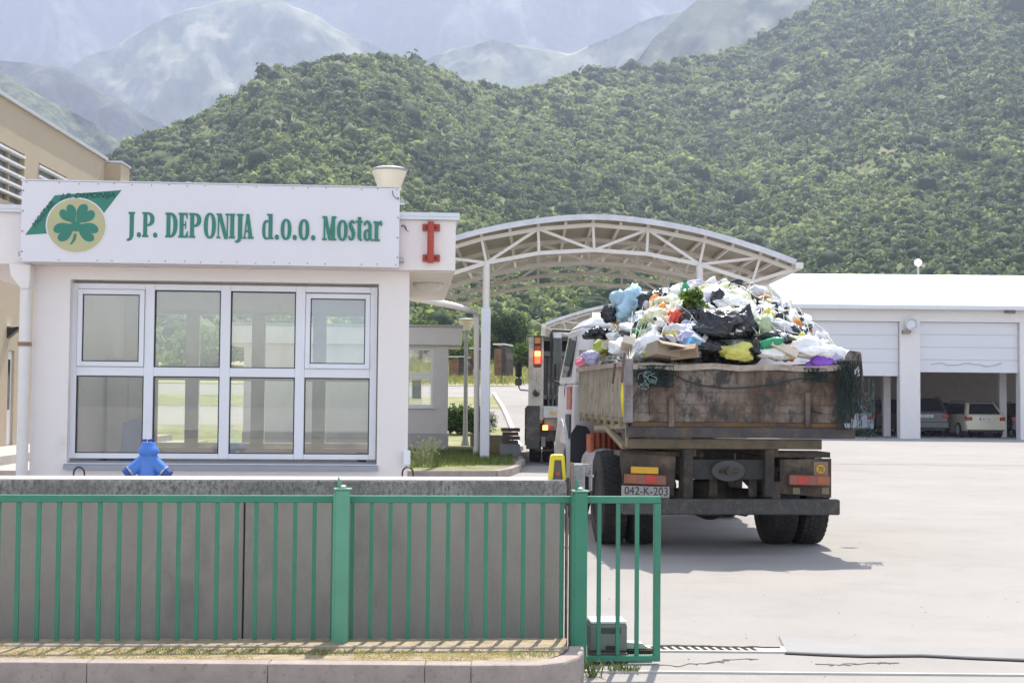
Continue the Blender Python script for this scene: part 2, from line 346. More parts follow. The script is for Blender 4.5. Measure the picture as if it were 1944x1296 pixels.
def forest(count):
    parts = []
    X, D, Z = near; ns = 110; n, m = X.shape
    # sample by true ground area
    i = np.arange(ns-1)[:, None]; j = np.arange(m-1)[None, :]
    p00 = np.stack([X, D, Z], -1); e1 = p00[:ns-1, 1:]-p00[:ns-1, :-1]; e2 = p00[1:ns, :-1]-p00[:ns-1, :-1]
    ar = np.linalg.norm(np.cross(e1, e2), axis=-1)
    wgt = ar*(1.0/(1+ (D[:ns-1, :-1]/330.0)**1.15))
    az = X[:ns-1, :-1]/D[:ns-1, :-1]*FPX+CX
    wgt = wgt*((az > -60) & (az < 2010))
    pr = (wgt/wgt.sum()).ravel(); pick = rng.choice(pr.size, count, p=pr); pi, pj = np.divmod(pick, m-1)
    fu, fv = rng.random(count)[:, None], rng.random(count)[:, None]
    c = p00[pi, pj]+(p00[pi, pj+1]-p00[pi, pj])*fu+(p00[pi+1, pj]-p00[pi, pj])*fv
    dens = fbm(c[:, 0]/55, c[:, 1]/55, 4, 77)
    keep = rng.random(count) < np.clip(.85+dens*2.4, .35, 1); c = c[keep]; dens = dens[keep]; k = len(c)
    dist = c[:, 1]
    r = (.6+dist/900)*np.exp(rng.normal(0, .42, k)); dark = rng.random(k) < np.clip(.22+fbm(c[:, 0]/45+9, c[:, 1]/45, 4, 91)*1.1, .04, .7); r = np.where(dark, r*1.35, r*.95)
    spec = fbm(c[:, 0]/130+5, c[:, 1]/130, 3, 55)*1.5
    tn = np.clip(np.where(dark, -.05, .58)+rng.normal(0, .14, k)+spec*.6, -.3, 1.1); off = 0; CO = []; TR = []; TI = []
    v, f = ico(1); nv = len(v); NL = 26
    vs = np.repeat(v[None]*.86, k, 0)*(1+rng.normal(0, .13, (k, nv, 1))); vs[..., 2] *= rng.uniform(.75, 1.2, k)[:, None]
    CO.append((vs*r[:, None, None]+c[:, None, :]+np.array([0, 0, 1])*(r*.3)[:, None, None]).reshape(-1, 3)); TR.append((f[None]+(np.arange(k)*nv)[:, None, None]).reshape(-1, 3)); off = k*nv; TI.append(np.repeat(tn-.18, nv))
    d = rng.normal(size=(k, NL, 3)); d[..., 2] = np.abs(d[..., 2])*.9-.25; d /= np.linalg.norm(d, axis=-1)[..., None]
    pc = d*rng.uniform(.7, 1.12, (k, NL, 1)); nn = d+rng.normal(size=(k, NL, 3))*.55+np.array([0, 0, .35]); nn /= np.linalg.norm(nn, axis=-1)[..., None]
    e1 = np.cross(nn, rng.normal(size=(k, NL, 3))); e1 /= np.linalg.norm(e1, axis=-1)[..., None]; e2 = np.cross(nn, e1); sz = rng.uniform(.13, .30, (k, NL, 1))
    qd = np.stack([pc-e1*sz-e2*sz*.4, pc+e2*sz*-.7+e1*sz*.4, pc+e1*sz+e2*sz*.5, pc-e1*sz*.2+e2*sz*.8], 2)
    qd = qd*r[:, None, None, None]+c[:, None, None, :]; qd[..., 2] += (r*.3)[:, None, None]
    n4 = k*NL; b4 = off+np.arange(n4)*4; CO.append(qd.reshape(-1, 3)); TR.append(np.stack([b4, b4+1, b4+2], 1)); TR.append(np.stack([b4, b4+2, b4+3], 1))
    TI.append(np.repeat((tn[:, None]+rng.normal(0, .2, (k, NL))).ravel(), 4))
    o = raw_mesh('forest', np.concatenate(CO), np.concatenate(TR), forest_m, False, np.concatenate(TI)); tag(o, 'dense scrub forest covering the hillside', 'forest', kind='stuff')
forest(62000)

# leaf clouds for single trees and bushes
def leaf_cloud(lobes, n, size, seed=0):
    """lobes: (x,y,z,rx,ry,rz); returns coords, quads, tint"""
    g = np.random.default_rng(seed); lob = np.array(lobes); vol = lob[:, 3]*lob[:, 4]*lob[:, 5]
    li = g.choice(len(lob), n, p=vol**.7/(vol**.7).sum())
    d = g.normal(size=(n, 3)); d /= np.linalg.norm(d, axis=1)[:, None]
    rr = g.random(n)**.4
    wob = 1+.25*np.sin(d[:, 0]*7+li)*np.cos(d[:, 2]*6+li*2)
    c = lob[li, :3]+d*lob[li, 3:]*(rr*wob)[:, None]
    nrm = d+g.normal(size=(n, 3))*.7; nrm /= np.linalg.norm(nrm, axis=1)[:, None]
    a = np.cross(nrm, g.normal(size=(n, 3))); a /= np.linalg.norm(a, axis=1)[:, None]; b = np.cross(nrm, a)
    s = size*g.uniform(.6, 1.4, n)[:, None]
    co = np.stack([c-a*s-b*s*.5, c+a*s*.2-b*s*.7, c+a*s+b*s*.4, c-a*s*.3+b*s*.7], 1).reshape(-1, 3)
    q = np.arange(n*4).reshape(-1, 4); t = np.repeat(np.clip(g.normal(.5, .25, n)+np.array([hash((i*7919) % 13) % 5*.06 for i in range(len(lob))])[li]-.1, 0, 1), 4)
    return co, q, t
tree_leaf = leaf_mat('tree_leaves', (.03, .06, .02), (.12, .18, .05), bump=0, bs=2)
dark_leaf = leaf_mat('dark_leaves', (.02, .04, .02), (.065, .10, .045), bump=0, bs=2)
lime_leaf = leaf_mat('lime_leaves', (.06, .11, .02), (.19, .26, .06), bump=0, bs=2)
bark = mat('bark', (.12, .09, .065), .95, var=.3, bump=.6, bscale=20)
def tree(px, py_base, Y, w_px, h_px, m, label, seed, n=5200, name='tree', cat='tree', group='trees below the hill'):
    b = P(px, py_base, Y); s = Y/FPX; W, H = w_px*s, h_px*s
    e = empty(name, b, 0, label, cat, group); g = random.Random(seed); lobes = []
    for i in range(9):
        t = g.uniform(.3, .82); rad = W*.5*math.sin(math.pi*min(1, t+.12))**.6
        lobes.append((g.uniform(-.55, .55)*rad, g.uniform(-.5, .5)*rad, H*t, W*g.uniform(.2, .32), W*g.uniform(.2, .3), H*g.uniform(.13, .2)))
    lobes.append((0, 0, H*.6, W*.3, W*.3, H*.34))
    co, q, t = leaf_cloud(lobes, n, W*.022, seed); raw_mesh('crown', co, q, m, False, t, e)
    tr = MB(); tr.tube([(0, 0, -1), (W*.01, 0, H*.3), (0, 0, H*.6)], [W*.035, W*.026, W*.012], 8)
    for i in range(5):
        l = lobes[i]; tr.tube([(0, 0, H*.28), (l[0]*.8, l[1]*.8, l[2]*.95)], [W*.018, W*.006], 6)
    tr.build('trunk', bark, e)
    return e
tree(965, 705, 112, 120, 118, dark_leaf, 'big dark rounded tree behind the white canopy column', 1)
tree(985, 722, 100, 95, 75, tree_leaf, 'green bushy tree left of the garbage truck mirror', 2)
tree(1050, 725, 105, 110, 100, tree_leaf, 'mid green tree hidden partly by the garbage truck', 3)
tree(870, 700, 108, 90, 60, lime_leaf, 'bright lime green tree right of the small far kiosk', 4)
tree(915, 700, 110, 70, 72, tree_leaf, 'narrow green tree seen between the canopy posts', 5)
tree(800, 705, 114, 110, 110, tree_leaf, 'wide green tree rising above the far kiosk roof', 6)
tree(720, 720, 108, 160, 110, lime_leaf, 'pale green tree seen through the guard house windows', 7)
tree(560, 730, 108, 200, 130, tree_leaf, 'large leafy tree beyond the guard house, seen through its middle panes', 8)
tree(400, 735, 104, 190, 120, lime_leaf, 'bright bushy tree beyond the guard house second pane', 9)

# haze: one box round everything
hz = MB(); hz.box(-5200, 6200, -300, 6900, -2, 2600).build('haze', (lambda: None)() or bpy.data.materials.new('haze_air'), None)
hzo = bpy.data.objects['haze']; tag(hzo, 'thin pale summer haze in the air', 'haze', kind='stuff')
hm = bpy.data.materials['haze_air']; hm.use_nodes = True; hm.node_tree.nodes.remove(hm.node_tree.nodes['Principled BSDF'])
pv = hm.node_tree.nodes.new('ShaderNodeVolumePrincipled'); pv.inputs['Color'].default_value = (.56, .63, .815, 1)
HAZE = 2.7e-4
pv.inputs['Density'].default_value = HAZE; pv.inputs['Anisotropy'].default_value = .15
hm.node_tree.links.new(pv.outputs[0], hm.node_tree.nodes['Material Output'].inputs['Volume'])

# ================================================================== YARD GROUND DETAILS
grass_soil = mat('grass_soil', (.16, .17, .07), .95, var=.3, scale=3, stain=((.3, .26, .14), 2, .5, .75), bump=.4, bscale=30)
dry_soil = mat('dry_soil', (.34, .27, .17), .95, var=.25, scale=8, stain=((.2, .15, .08), 14, .5, .7), bump=.6, bscale=40)
straw = leaf_mat('straw', (.22, .2, .08), (.5, .42, .24), bump=0, bs=3)
grass_g = leaf_mat('grass_blades', (.07, .11, .025), (.24, .27, .09), bump=0, bs=2)
def blades(name, pts, h, w_, m, label, cat, kind='stuff', parent=None, lean=.5):
    pts = np.array(pts); n = len(pts); a = rng.random(n)*6.283; hh = h*rng.uniform(.4, 1.3, n)
    dx, dy = np.cos(a), np.sin(a); ln = rng.normal(0, lean, (n, 2))*hh[:, None]
    A = pts.copy(); B = pts.copy(); A[:, 0] -= dx*w_; A[:, 1] -= dy*w_; B[:, 0] += dx*w_; B[:, 1] += dy*w_
    Cc = pts.copy(); Cc[:, 0] += ln[:, 0]; Cc[:, 1] += ln[:, 1]; Cc[:, 2] += hh
    co = np.stack([A, B, Cc], 1).reshape(-1, 3); t = np.repeat(np.clip(rng.normal(.5, .25, n), 0, 1), 3)
    o = raw_mesh(name, co, np.arange(n*3).reshape(-1, 3), m, False, t, parent)
    if parent is None: tag(o, label, cat, kind=kind)
    return o
# grass island by the far kiosk (z .14)
isl = [G(640, 893, .14), G(940, 893, .14), G(965, 889, .14), G(983, 882, .14), G(986, 874, .14)]
isl2 = isl+[Vector((.10, 39.5, .14)), Vector((-9, 39.5, .14)), Vector((-9, isl[0].y, .14))]
s = MB(); s.prism([(p.x, p.y) for p in isl2], .0, .136, 'xy').build('grass_bed', grass_soil); tag(bpy.data.objects['grass_bed'], kind='structure')
kb = MB()
for i in range(4):
    kb.bar(isl[i]+Vector((0, -.06, -.065)), isl[i+1]+Vector((0, -.06, -.065)), .13, .15)
kb.bar(isl[4]+Vector((.06, 0, -.065)), Vector((.17, 39.5, .075)), .13, .15)
o = kb.build('kerb_stones', kerb_m, bevel=.01); tag(o, 'grey kerb edging the grass island behind the wall', 'kerb')
def scat(poly, n, z):
    xs = [p[0] for p in poly]; ys = [p[1] for p in poly]; out = []
    while len(out) < n:
        x = random.uniform(min(xs), max(xs)); y = random.uniform(min(ys), max(ys)); c = False; j = len(poly)-1
        for i in range(len(poly)):
            if (poly[i][1] > y) != (poly[j][1] > y) and x < (poly[j][0]-poly[i][0])*(y-poly[i][1])/(poly[j][1]-poly[i][1]+1e-9)+poly[i][0]: c = not c
            j = i
        if c: out.append((x, y, z))
    return out
pts = scat([(-3, isl[0].y+.1), (isl[3].x-.1, isl[3].y+.3), (0, 36), (-3, 36)], 9000, .13)
blades('grass', pts, .10, .008, grass_g, 'uneven green and straw grass on the island before the far kiosk', 'grass')
# tall weeds by the guard house corner
for i, (px, lab) in enumerate([(800, 'tall pale weed tuft left in the island grass'), (815, 'tall spreading weed with thin stalks beside the left tuft'), (792, 'low weed tuft touching the guard house corner')]):
    b = G(px, 885, .14); e = MB()
    for k in range(16):
        an = random.uniform(0, 6.28); l = random.uniform(.25, .6); sp = random.uniform(.1, .45)
        q = Vector((math.cos(an)*sp, math.sin(an)*sp*.6, l))
        e.tube([(0, 0, 0), q*.5+Vector((0, 0, .07)), q], [.006, .005, .003], 4)
        for z in range(3):
            t = q*random.uniform(.5, 1); e.add([t, t+Vector((.05, 0, .02)), t+Vector((.02, .01, .06))], [(0, 1, 2)])
    o = e.build('weed', mat('weed_pale', (.3, .33, .17), .8)); o.location = b; tag(o, lab, 'weed', 'weeds on the grass island')
# lawn and path bits beyond
def patch(name, pts, m, dz=.006, thick=None):
    s = MB(); cs = []
    for (px, Y) in pts:
        x = (px-CX)/FPX*Y; cs.append((x, Y, float(ground_z(np.array(x), np.array(Y)))+dz))
    s.add(cs, [tuple(range(len(cs)))]); o = s.build(name, m); tag(o, kind='structure'); return o
def strip(name, pxa, pxb, Ys, m, dz):
    """a ribbon following the slope; pxa, pxb lists at each Y"""
    s = MB(); v = []
    for a, b, Y in zip(pxa, pxb, Ys):
        for k in range(9):
            px = a+(b-a)*k/8; x = (px-CX)/FPX*Y; v.append((x, Y, float(ground_z(np.array(x), np.array(Y)))+dz))
    f = []
    for i in range(len(Ys)-1):
        for k in range(8): f.append((i*9+k, i*9+k+1, (i+1)*9+k+1, (i+1)*9+k))
    s.add(v, f); o = s.build(name, m); tag(o, kind='structure'); return o
lawn_m = mat('lawn', (.20, .21, .085), .95, var=.25, scale=.9, stain=((.36, .32, .18), .6, .48, .7), bump=.5, bscale=20)
drygrass_m = mat('dry_meadow', (.33, .30, .17), .95, var=.25, scale=.5, stain=((.17, .2, .07), .25, .5, .7), bump=.8, bscale=4)
Ys = [41, 44, 46.3, 48, 50, 52]
strip('lawn', [200]*6, [984, 980, 976, 972, 968, 964], Ys, lawn_m, .012)
Ys2 = [62, 64, 67, 70]
strip('lawn_far', [300]*4, [955, 951, 945, 940], Ys2, lawn_m, .014)
strip('meadow', [-600]*8, [1500]*8, [80, 84, 90, 95, 100, 106, 112, 121], drygrass_m, .03)
pts = []
for i in range(9000):
    Y = random.uniform(81, 118); px = random.uniform(700, 1040); x = (px-CX)/FPX*Y
    pts.append((x, Y, float(ground_z(np.array(x), np.array(Y)))+.03))
blades('meadow_grass', pts, .5, .03, leaf_mat('meadow_blades', (.15, .18, .07), (.42, .38, .19), bump=0, bs=.5), 'tall dry yellow grass on the bank below the trees', 'grass')
# pale kerb line along the road
kb = MB(); last = None
for px, Y in [(990, 40), (985, 43), (981, 46), (975, 50), (965, 56), (955, 62), (944, 68), (938, 72)]:
    x = (px-CX)/FPX*Y; p = Vector((x, Y, float(ground_z(np.array(x), np.array(Y)))+.06))
    if last is not None: kb.bar(last, p, .16, .14)
    last = p
o = kb.build('road_kerb', mat('pale_kerb', (.55, .52, .47), .9)); tag(o, 'long pale kerb running up beside the road', 'kerb')

# hedge bushes
def bush(px, py, Y, w_px, h_px, m, label, seed, n=5000):
    s = Y/FPX; b = P(px, py, Y); W, H = w_px*s, h_px*s; g = random.Random(seed)
    lobes = [((-.36+.72*i/8)*W, g.uniform(-.12, .12)*W, H*g.uniform(.42, .52), W*.17, W*.2, H*.46) for i in range(9)]
    co, q, t = leaf_cloud(lobes, n, W*.03, seed); e = empty('bush', b, 0, label, 'bush')
    raw_mesh('foliage', co, q, m, False, t, e)
    tb = MB(); 
    for i in range(4): tb.tube([(0, 0, -.1), (lobes[i][0], lobes[i][1], lobes[i][2])], [.03, .012], 5)
    tb.build('stem', bark, e)
bush(885, 824, 49, 88, 58, tree_leaf, 'dense clipped green bush beside the far kiosk', 21)
bush(928, 822, 48, 34, 44, tree_leaf, 'smaller green bush right of the canopy column', 22, 1600)

# rusty scrap on the meadow
rust_o = mat('orange_rust', (.27, .16, .10), .9, var=.3, stain=((.12, .07, .05), 3, .5, .7))
def scrap(px0, px1, py0, py1, Y, label, dark=False):
    a = P(px0, py1, Y); b = P(px1, py0, Y); W = b.x-a.x; H = b.z-a.z
    e = empty('scrap_container', (a.x, Y, a.z), R(-12), label, 'scrap container', 'rusty scrap on the meadow')
    m_ = MB(); m_.box(0, W*.6, 0, 2.2, 0, H*.88); 
    for k in range(5): m_.box(W*(.04+.12*k), W*(.07+.12*k), -.05, -.003, 0, H*.86)
    m_.build('body', rust_o, e)
    MB().prism([(W*.603, 0), (W*1.0, 0), (W*1.0, H*.55), (W*.85, H*.9), (W*.603, H)], 0, 2.1).build('hood', dark_steel, e)
    t = MB(); t.box(-.05, W*.9, -.2, 2.25, H*1.005, H*1.05); t.build('lid', white_steel, e)
scrap(938, 962, 655, 712, 84, 'rusty orange scrap container with dark end behind the white column')
scrap(852, 884, 678, 712, 86, 'low rusty scrap frame right of the far kiosk')
scrap(893, 905, 662, 700, 88, 'dark scrap cabinet between the lamp post and the drain pipe')

# ================================================================== GUARD HOUSE (near)
K = Fr(-1.07, 14.2, 4.3)
kio = fempty('guard_house', K, 'white guard house with flat roof and wide eight pane window behind the wall', 'guard house')
def kh(px, py, v=0): return K.hit(px, py, v)
uL, uR = kh(60, 700).x, 0.0
wo0, wo1 = kh(128, 800).x, kh(716, 800).x
wzb = kh(420, 880).z; wzt = kh(420, 534).z
zs = kh(776, 515).z                       # soffit height
T_ = .22; DEP = 3.7
b = MB()
b.box(uL, wo0, 0, T_, -.2, zs); b.box(wo1, uR, 0, T_, -.2, zs); b.box(wo0, wo1, 0, T_, -.2, wzb); b.box(wo0, wo1, 0, T_, wzt, zs)
b.box(uL, uL+T_, T_, DEP-T_, -.2, zs)
# right side wall with a door-side opening, rear wall with wide window
b.box(uR-T_, uR, T_, DEP-T_, -.2, zs)
ro0, ro1 = K.hit(300, 700, DEP).x-.1, uR-.35; rzb = K.hit(420, 848, DEP).z; rzt = K.hit(420, 592, DEP).z
b.box(uL, ro0, DEP-T_, DEP, -.2, zs); b.box(ro1, uR, DEP-T_, DEP, -.2, zs); b.box(ro0, ro1, DEP-T_, DEP, -.2, rzb); b.box(ro0, ro1, DEP-T_, DEP, rzt, zs)
b.build('wall', white_wall, kio)
MB().box(uL+T_, uR-T_, T_, DEP-T_, -.1, .05).build('floor', mat('floor_tiles', (.3, .27, .24), .5), kio)
rf0 = kh(-120, 450, -.13).x; rf1 = kh(865, 450, -.13).x; zt = kh(800, 412, -.13).z
rf = MB(); rf.box(rf0, rf1, -.13, 4.2, zs+.002, zt); rfo = rf.build('roof', white_wall, kio)
rb = MB(); zc = kh(800, 404, -.13).z
rb.box(rf0-.03, rf1+.04, -.17, 4.24, zt+.002, zc); rb.box(rf0-.03, rf1+.04, -.172, -.14, zt-.03, zt); rb.build('roof_cap', cap_metal, rfo)
MB().box(uR+.003, rf1-.02, -.11, 4.18, zs-.012, zs-.002).build('soffit', soffit_m, rfo)
# soffit lamp
lc = K.hit(813, 549, 1.3); lp = MB(); lp.lathe([(.17, .0), (.175, -.02), (.165, -.04), (.12, -.085), (.0, -.1)], (rf1-.26, 1.35, zs-.012), n=24)
lp.build('soffit_lamp', mat('opal', (.7, .66, .58), .35), kio, smooth=True)
# window
V0 = .12
win = MB(); 
def wb(x0, x1, y0, y1, v0, v1, mb):
    a = kh(x0, y1, v0); c = kh(x1, y0, v0); mb.box(a.x, c.x, v0, v1, a.z, c.z)
fy0, fy1 = 541, 870
cols = [(145, 273), (291, 417), (436, 560), (578, 702)]
xs = [133, 145, 273, 291, 417, 436, 560, 578, 702, 715]
def midz(px0, px1, py): return kh((px0+px1)/2, py, V0).z
# verticals
z0f, z1f = kh(420, 871, V0).z, kh(420, 541, V0).z
z0g, z1g = kh(420, 861, V0).z, kh(420, 552, V0).z; zm0, zm1 = kh(420, 715, V0).z, kh(420, 698, V0).z
U = [kh(x, 700, V0).x for x in xs]
for i in (0, 2, 4, 6, 8): win.box(U[i], U[i+1], V0, V0+.08, z0f, z1f)
for i in (1, 3, 5, 7):
    win.box(U[i]+.0005, U[i+1]-.0005, V0+.002, V0+.078, z0f, z0g); win.box(U[i]+.0005, U[i+1]-.0005, V0+.002, V0+.078, z1g, z1f)
    win.box(U[i]+.0005, U[i+1]-.0005, V0+.002, V0+.078, zm0, zm1)
wno = win.build('window', pvc, kio, bevel=.004)
gk = MB()
for i in (1, 3, 5, 7):
    for (za, zb_) in ((z0g, zm0), (zm1, z1g)):
        if i in (1, 7) and za == zm1: continue
        t = .012
        gk.box(U[i]+.001, U[i]+t, V0+.012, V0+.03, za, zb_); gk.box(U[i+1]-t, U[i+1]-.001, V0+.012, V0+.03, za, zb_)
        gk.box(U[i]+t, U[i+1]-t, V0+.012, V0+.03, za, za+t*.8); gk.box(U[i]+t, U[i+1]-t, V0+.012, V0+.03, zb_-t, zb_)
gk.build('gasket', gasket, wno)
gm = glass('window_glass', (.95, .98, .91), .17, .12)
gl = MB()
for i in (1, 3, 5, 7):
    gl.add([(U[i], V0+.04, z0g), (U[i+1], V0+.04, z0g), (U[i+1], V0+.04, zm0), (U[i], V0+.04, zm0)], [(0, 1, 2, 3)])
    if i in (3, 5): gl.add([(U[i], V0+.04, zm1), (U[i+1], V0+.04, zm1), (U[i+1], V0+.04, z1g), (U[i], V0+.04, z1g)], [(0, 1, 2, 3)])
gl.build('pane', gm, wno)
for i, tilt in ((1, 0), (7, -.06)):
    a = U[i]+.003; c = U[i+1]-.003; q0 = zm1+.003; q1 = z1g-.003; t = .05
    if tilt: q1 -= .01
    sm = MB(); yb = V0-.02; yt = V0-.02+(.04 if tilt else 0); d = .05
    def leaf(x0, x1, za, zb_):
        f = lambda z: yb+(yt-yb)*(z-q0)/(q1-q0)
        sm.hexa([(x0, f(za), za), (x1, f(za), za), (x1, f(za)+d, za), (x0, f(za)+d, za)], [(x0, f(zb_), zb_), (x1, f(zb_), zb_), (x1, f(zb_)+d, zb_), (x0, f(zb_)+d, zb_)])
    leaf(a, a+t, q0, q1); leaf(c-t, c, q0, q1); leaf(a+t, c-t, q0, q0+t); leaf(a+t, c-t, q1-t, q1)
    so = sm.build('sash', pvc, wno, bevel=.004)
    f = lambda z: yb+(yt-yb)*(z-q0)/(q1-q0)+.02
    sg = MB(); sg.add([(a+t, f(q0+t), q0+t), (c-t, f(q0+t), q0+t), (c-t, f(q1-t), q1-t), (a+t, f(q1-t), q1-t)], [(0, 1, 2, 3)])
    sg.build('sash_pane', gm, wno)
    g2 = MB(); t2 = .01
    for (x0, x1, za, zb_) in ((a+t, a+t+t2, q0+t, q1-t), (c-t-t2, c-t, q0+t, q1-t), (a+t+t2, c-t-t2, q0+t, q0+t+t2), (a+t+t2, c-t-t2, q1-t-t2, q1-t)):
        f0, f1 = f(za)-.012, f(zb_)-.012
        g2.hexa([(x0, f0, za), (x1, f0, za), (x1, f0+.01, za), (x0, f0+.01, za)], [(x0, f1, zb_), (x1, f1, zb_), (x1, f1+.01, zb_), (x0, f1+.01, zb_)])
    g2.build('gasket', gasket, wno)
sl = MB(); sa = kh(120, 870, -.05).x; sb = kh(718, 870, -.05).x
sl.hexa([(sa, -.06, wzb-.06), (sb, -.06, wzb-.06), (sb, V0, wzb-.01), (sa, V0, wzb-.01)], [(sa, -.06, wzb-.02), (sb, -.06, wzb-.02), (sb, V0, wzb+.02), (sa, V0, wzb+.02)])
sl.build('sill', sill_metal, wno)
# rear window
rw = MB(); V1 = DEP-.16
rxs = [ro0, ro0+.06]
for pc in (365, 490, 606): 
    u_ = K.hit(pc, 700, V1).x; rxs += [u_-.085, u_+.085]
rxs += [ro1-.06, ro1]
rz = [rzb, rzb+.06, K.hit(420, 722, V1).z, K.hit(420, 700, V1).z, rzt-.05, rzt]
for i in range(0, len(rxs), 2): rw.box(rxs[i], rxs[i+1], V1, V1+.08, rzb, rzt)
for i in range(1, len(rxs)-1, 2):
    for a_, c_ in ((0, 1), (2, 3), (4, 5)): rw.box(rxs[i], rxs[i+1], V1+.003, V1+.077, rz[a_], rz[c_])
rwo = rw.build('rear_window', mat('frame_grey', (.66, .67, .62), .4), kio)
rg = MB(); rg.add([(ro0, V1+.04, rzb), (ro1, V1+.04, rzb), (ro1, V1+.04, rzt), (ro0, V1+.04, rzt)], [(0, 1, 2, 3)]); rg.build('rear_pane', glass('rear_glass', (.95, .98, .92), .04, .05), rwo)
# interior: desk, monitor, cabinet, mug
dk = fempty('office_desk', K, 'long plain desk inside the guard house under the window', 'desk')
dz = wzb-.06
MB().box(uL+.5, uR-.4, .5, 1.1, dz-.04, dz).build('desk_top', mat('desk_wood', (.5, .42, .33), .5), dk)
for uu in (uL+.6, uR-.5): MB().box(uu-.03, uu+.03, .55, 1.05, .05, dz-.041).build('leg', dark_steel, dk)
def setk(name, label, cat, builder):
    e = fempty(name, K, label, cat); builder(e); return e
def mug(e):
    u_ = kh(686, 850, .55).x; MB().lathe([(.05, dz), (.055, dz+.16), (.045, dz+.16), (.04, dz+.01)], (u_, .6, 0), n=16).build('cup', mat('dark_pot', (.08, .09, .1), .4), e)
setk('pen_pot', 'small dark pot standing on the desk behind the lower right pane', 'pot', mug)
def cab(e):
    MB().box(uL+.26, uL+.75, 2.3, 2.9, .05, 2.0).build('carcass', mat('cabinet_cream', (.55, .5, .42), .6), e)
    for k in range(2): MB().box(uL+.28+.24*k, uL+.5+.24*k, 2.28, 2.298, .1, 1.95).build('door', mat('cabinet_door', (.6, .56, .48), .5), e)
setk('filing_cabinet', 'cream filing cabinet in the left corner inside the guard house', 'cabinet', cab)
def chair(e):
    u_ = uL+.75; MB().box(u_-.22, u_+.22, 1.25, 1.7, .5, .56).build('seat', black, e)
    MB().prism([(u_-.2, .7), (u_+.2, .7), (u_+.17, 1.25), (u_, 1.3), (u_-.17, 1.25)], 1.68, 1.73).build('backrest', mat('chair_blue', (.12, .2, .42), .8), e)
    MB().tube([(u_, 1.45, .08), (u_, 1.45, .5)], .03).build('stem', dark_steel, e)
    l = MB(); 
    for k in range(5): l.tube([(u_, 1.45, .12), (u_+.26*math.cos(k*1.257), 1.45+.26*math.sin(k*1.257), .08)], .02, 6)
    l.build('base', dark_steel, e)
setk('office_chair', 'blue backed swivel chair inside the guard house behind the lower left pane', 'chair', chair)

# downpipe left corner
dp = MB(); a = kh(49, 560, -.12)
zp = kh(49, 546, -.12).z
dp.tube([(a.x, -.12, -.1), (a.x, -.12, zp)], .058, 18)
hop = MB(); h0 = kh(20, 507, -.12); h1 = kh(60, 507, -.12)
hop.prism([(h0.x, zs-.002), (h0.x+.02, zs-.12), (a.x-.03, zp-.02), (a.x+.05, zp-.02), (h1.x+.01, zs-.15), (h1.x+.01, zs-.002)], -.2, -.03)
dpo = dp.build('downpipe', white_steel, kio, smooth='auto'); hop.build('hopper', white_wall, dpo, bevel=.02, bseg=3)
cl = MB(); zc2 = kh(49, 653, -.12).z; cl.lathe([(.06, zc2-.02), (.068, zc2-.02), (.068, zc2+.02), (.06, zc2+.02)], (a.x, -.12, 0), n=20); cl.build('clamp', rust_o, dpo)
# small meter box at right corner + hoops
q = kh(779, 870, -.1); mb_ = MB(); mb_.box(-.045, .03, -.1, -.003, q.z-.07, q.z+.08); mb_.build('meter_box', pvc, kio, bevel=.006)

# signboard
SV = -.33
sg = fempty('company_sign', K, 'long white company sign with green lettering and clover emblem above the window', 'sign')
A = kh(40, 420, SV); B_ = kh(758, 430, SV); zt_ = kh(400, 350, SV).z; zb_ = kh(400, 502, SV).z
brd = MB(); brd.box(A.x, B_.x, SV, SV+.14, zb_, zt_); brd.build('panel', sheet_white, sg, bevel=.003)
tr = MB(); tr.box(A.x-.012, B_.x+.012, SV-.006, SV+.146, zt_+.002, zt_+.014); tr.build('trim', cap_metal, sg)
rv = MB()
for k in range(22):
    u_ = A.x+.03+(B_.x-A.x-.06)*k/21
    for z in (zb_+.025, zt_-.02):
        if random.random() < .75: rv.lathe([(.006, 0), (.006, -.003), (.003, -.005)], (u_+random.uniform(-.02, .02), SV-.001, z+random.uniform(-.006, .006)), axis='y', n=7)
for z in np.linspace(zb_+.1, zt_-.1, 4):
    for u_ in (A.x+.015, B_.x-.015): rv.lathe([(.008, 0), (.008, -.004), (.004, -.006)], (u_, SV-.001, z), axis='y', n=7)
rv.build('rivets', mat('rivet_grey', (.16, .15, .15), .6), sg)
brk = MB()
for z in (zb_+.09, zt_-.12):
    brk.box(B_.x, B_.x+.05, SV+.1, -.135, z-.02, z+.02); brk.box(A.x-.05, A.x, SV+.1, -.135, z-.02, z+.02)
brk.build('bracket', mat('zinc', (.4, .4, .42), .4, metal=.6), sg)
MB().tube([kh(745, 362, SV-.01), kh(746, 370, SV-.03), kh(751, 376, SV-.03), kh(757, 379, SV-.01)], .004, 5).build('cable', black, sg)
# ---- lettering drawn as shapes; local px units on the sign plane
S = (B_.x-A.x)/(758-40)
lay = [0]
def xy(px, py):            # photo px on the sign plane -> (u, w)
    p = kh(px, py, SV); return (p.x, p.z)
class Glyphs:
    def __init__(s, base=.004): s.mb = MB(); s.k = 0; s.b = base
    def poly(s, pts):
        s.k += 1; y = SV-s.b-s.k*.00003; s.mb.prism(pts, SV-.0002-s.k*1e-6, y)
    def ringpoly(s, cx, cy, rx, ry, tx, ty, a0=0, a1=360, n=24, e=2.3):
        def pt(t, ax, ay):
            c_, s_ = math.cos(t), math.sin(t); return (cx+math.copysign(abs(c_)**(2/e), c_)*ax, cy+math.copysign(abs(s_)**(2/e), s_)*ay)
        for i in range(n):
            t0 = R(a0+(a1-a0)*i/n); t1 = R(a0+(a1-a0)*(i+1)/n)
            s.poly([pt(t0, rx, ry), pt(t1, rx, ry), pt(t1, rx-tx, ry-ty), pt(t0, rx-tx, ry-ty)])
lett = Glyphs()
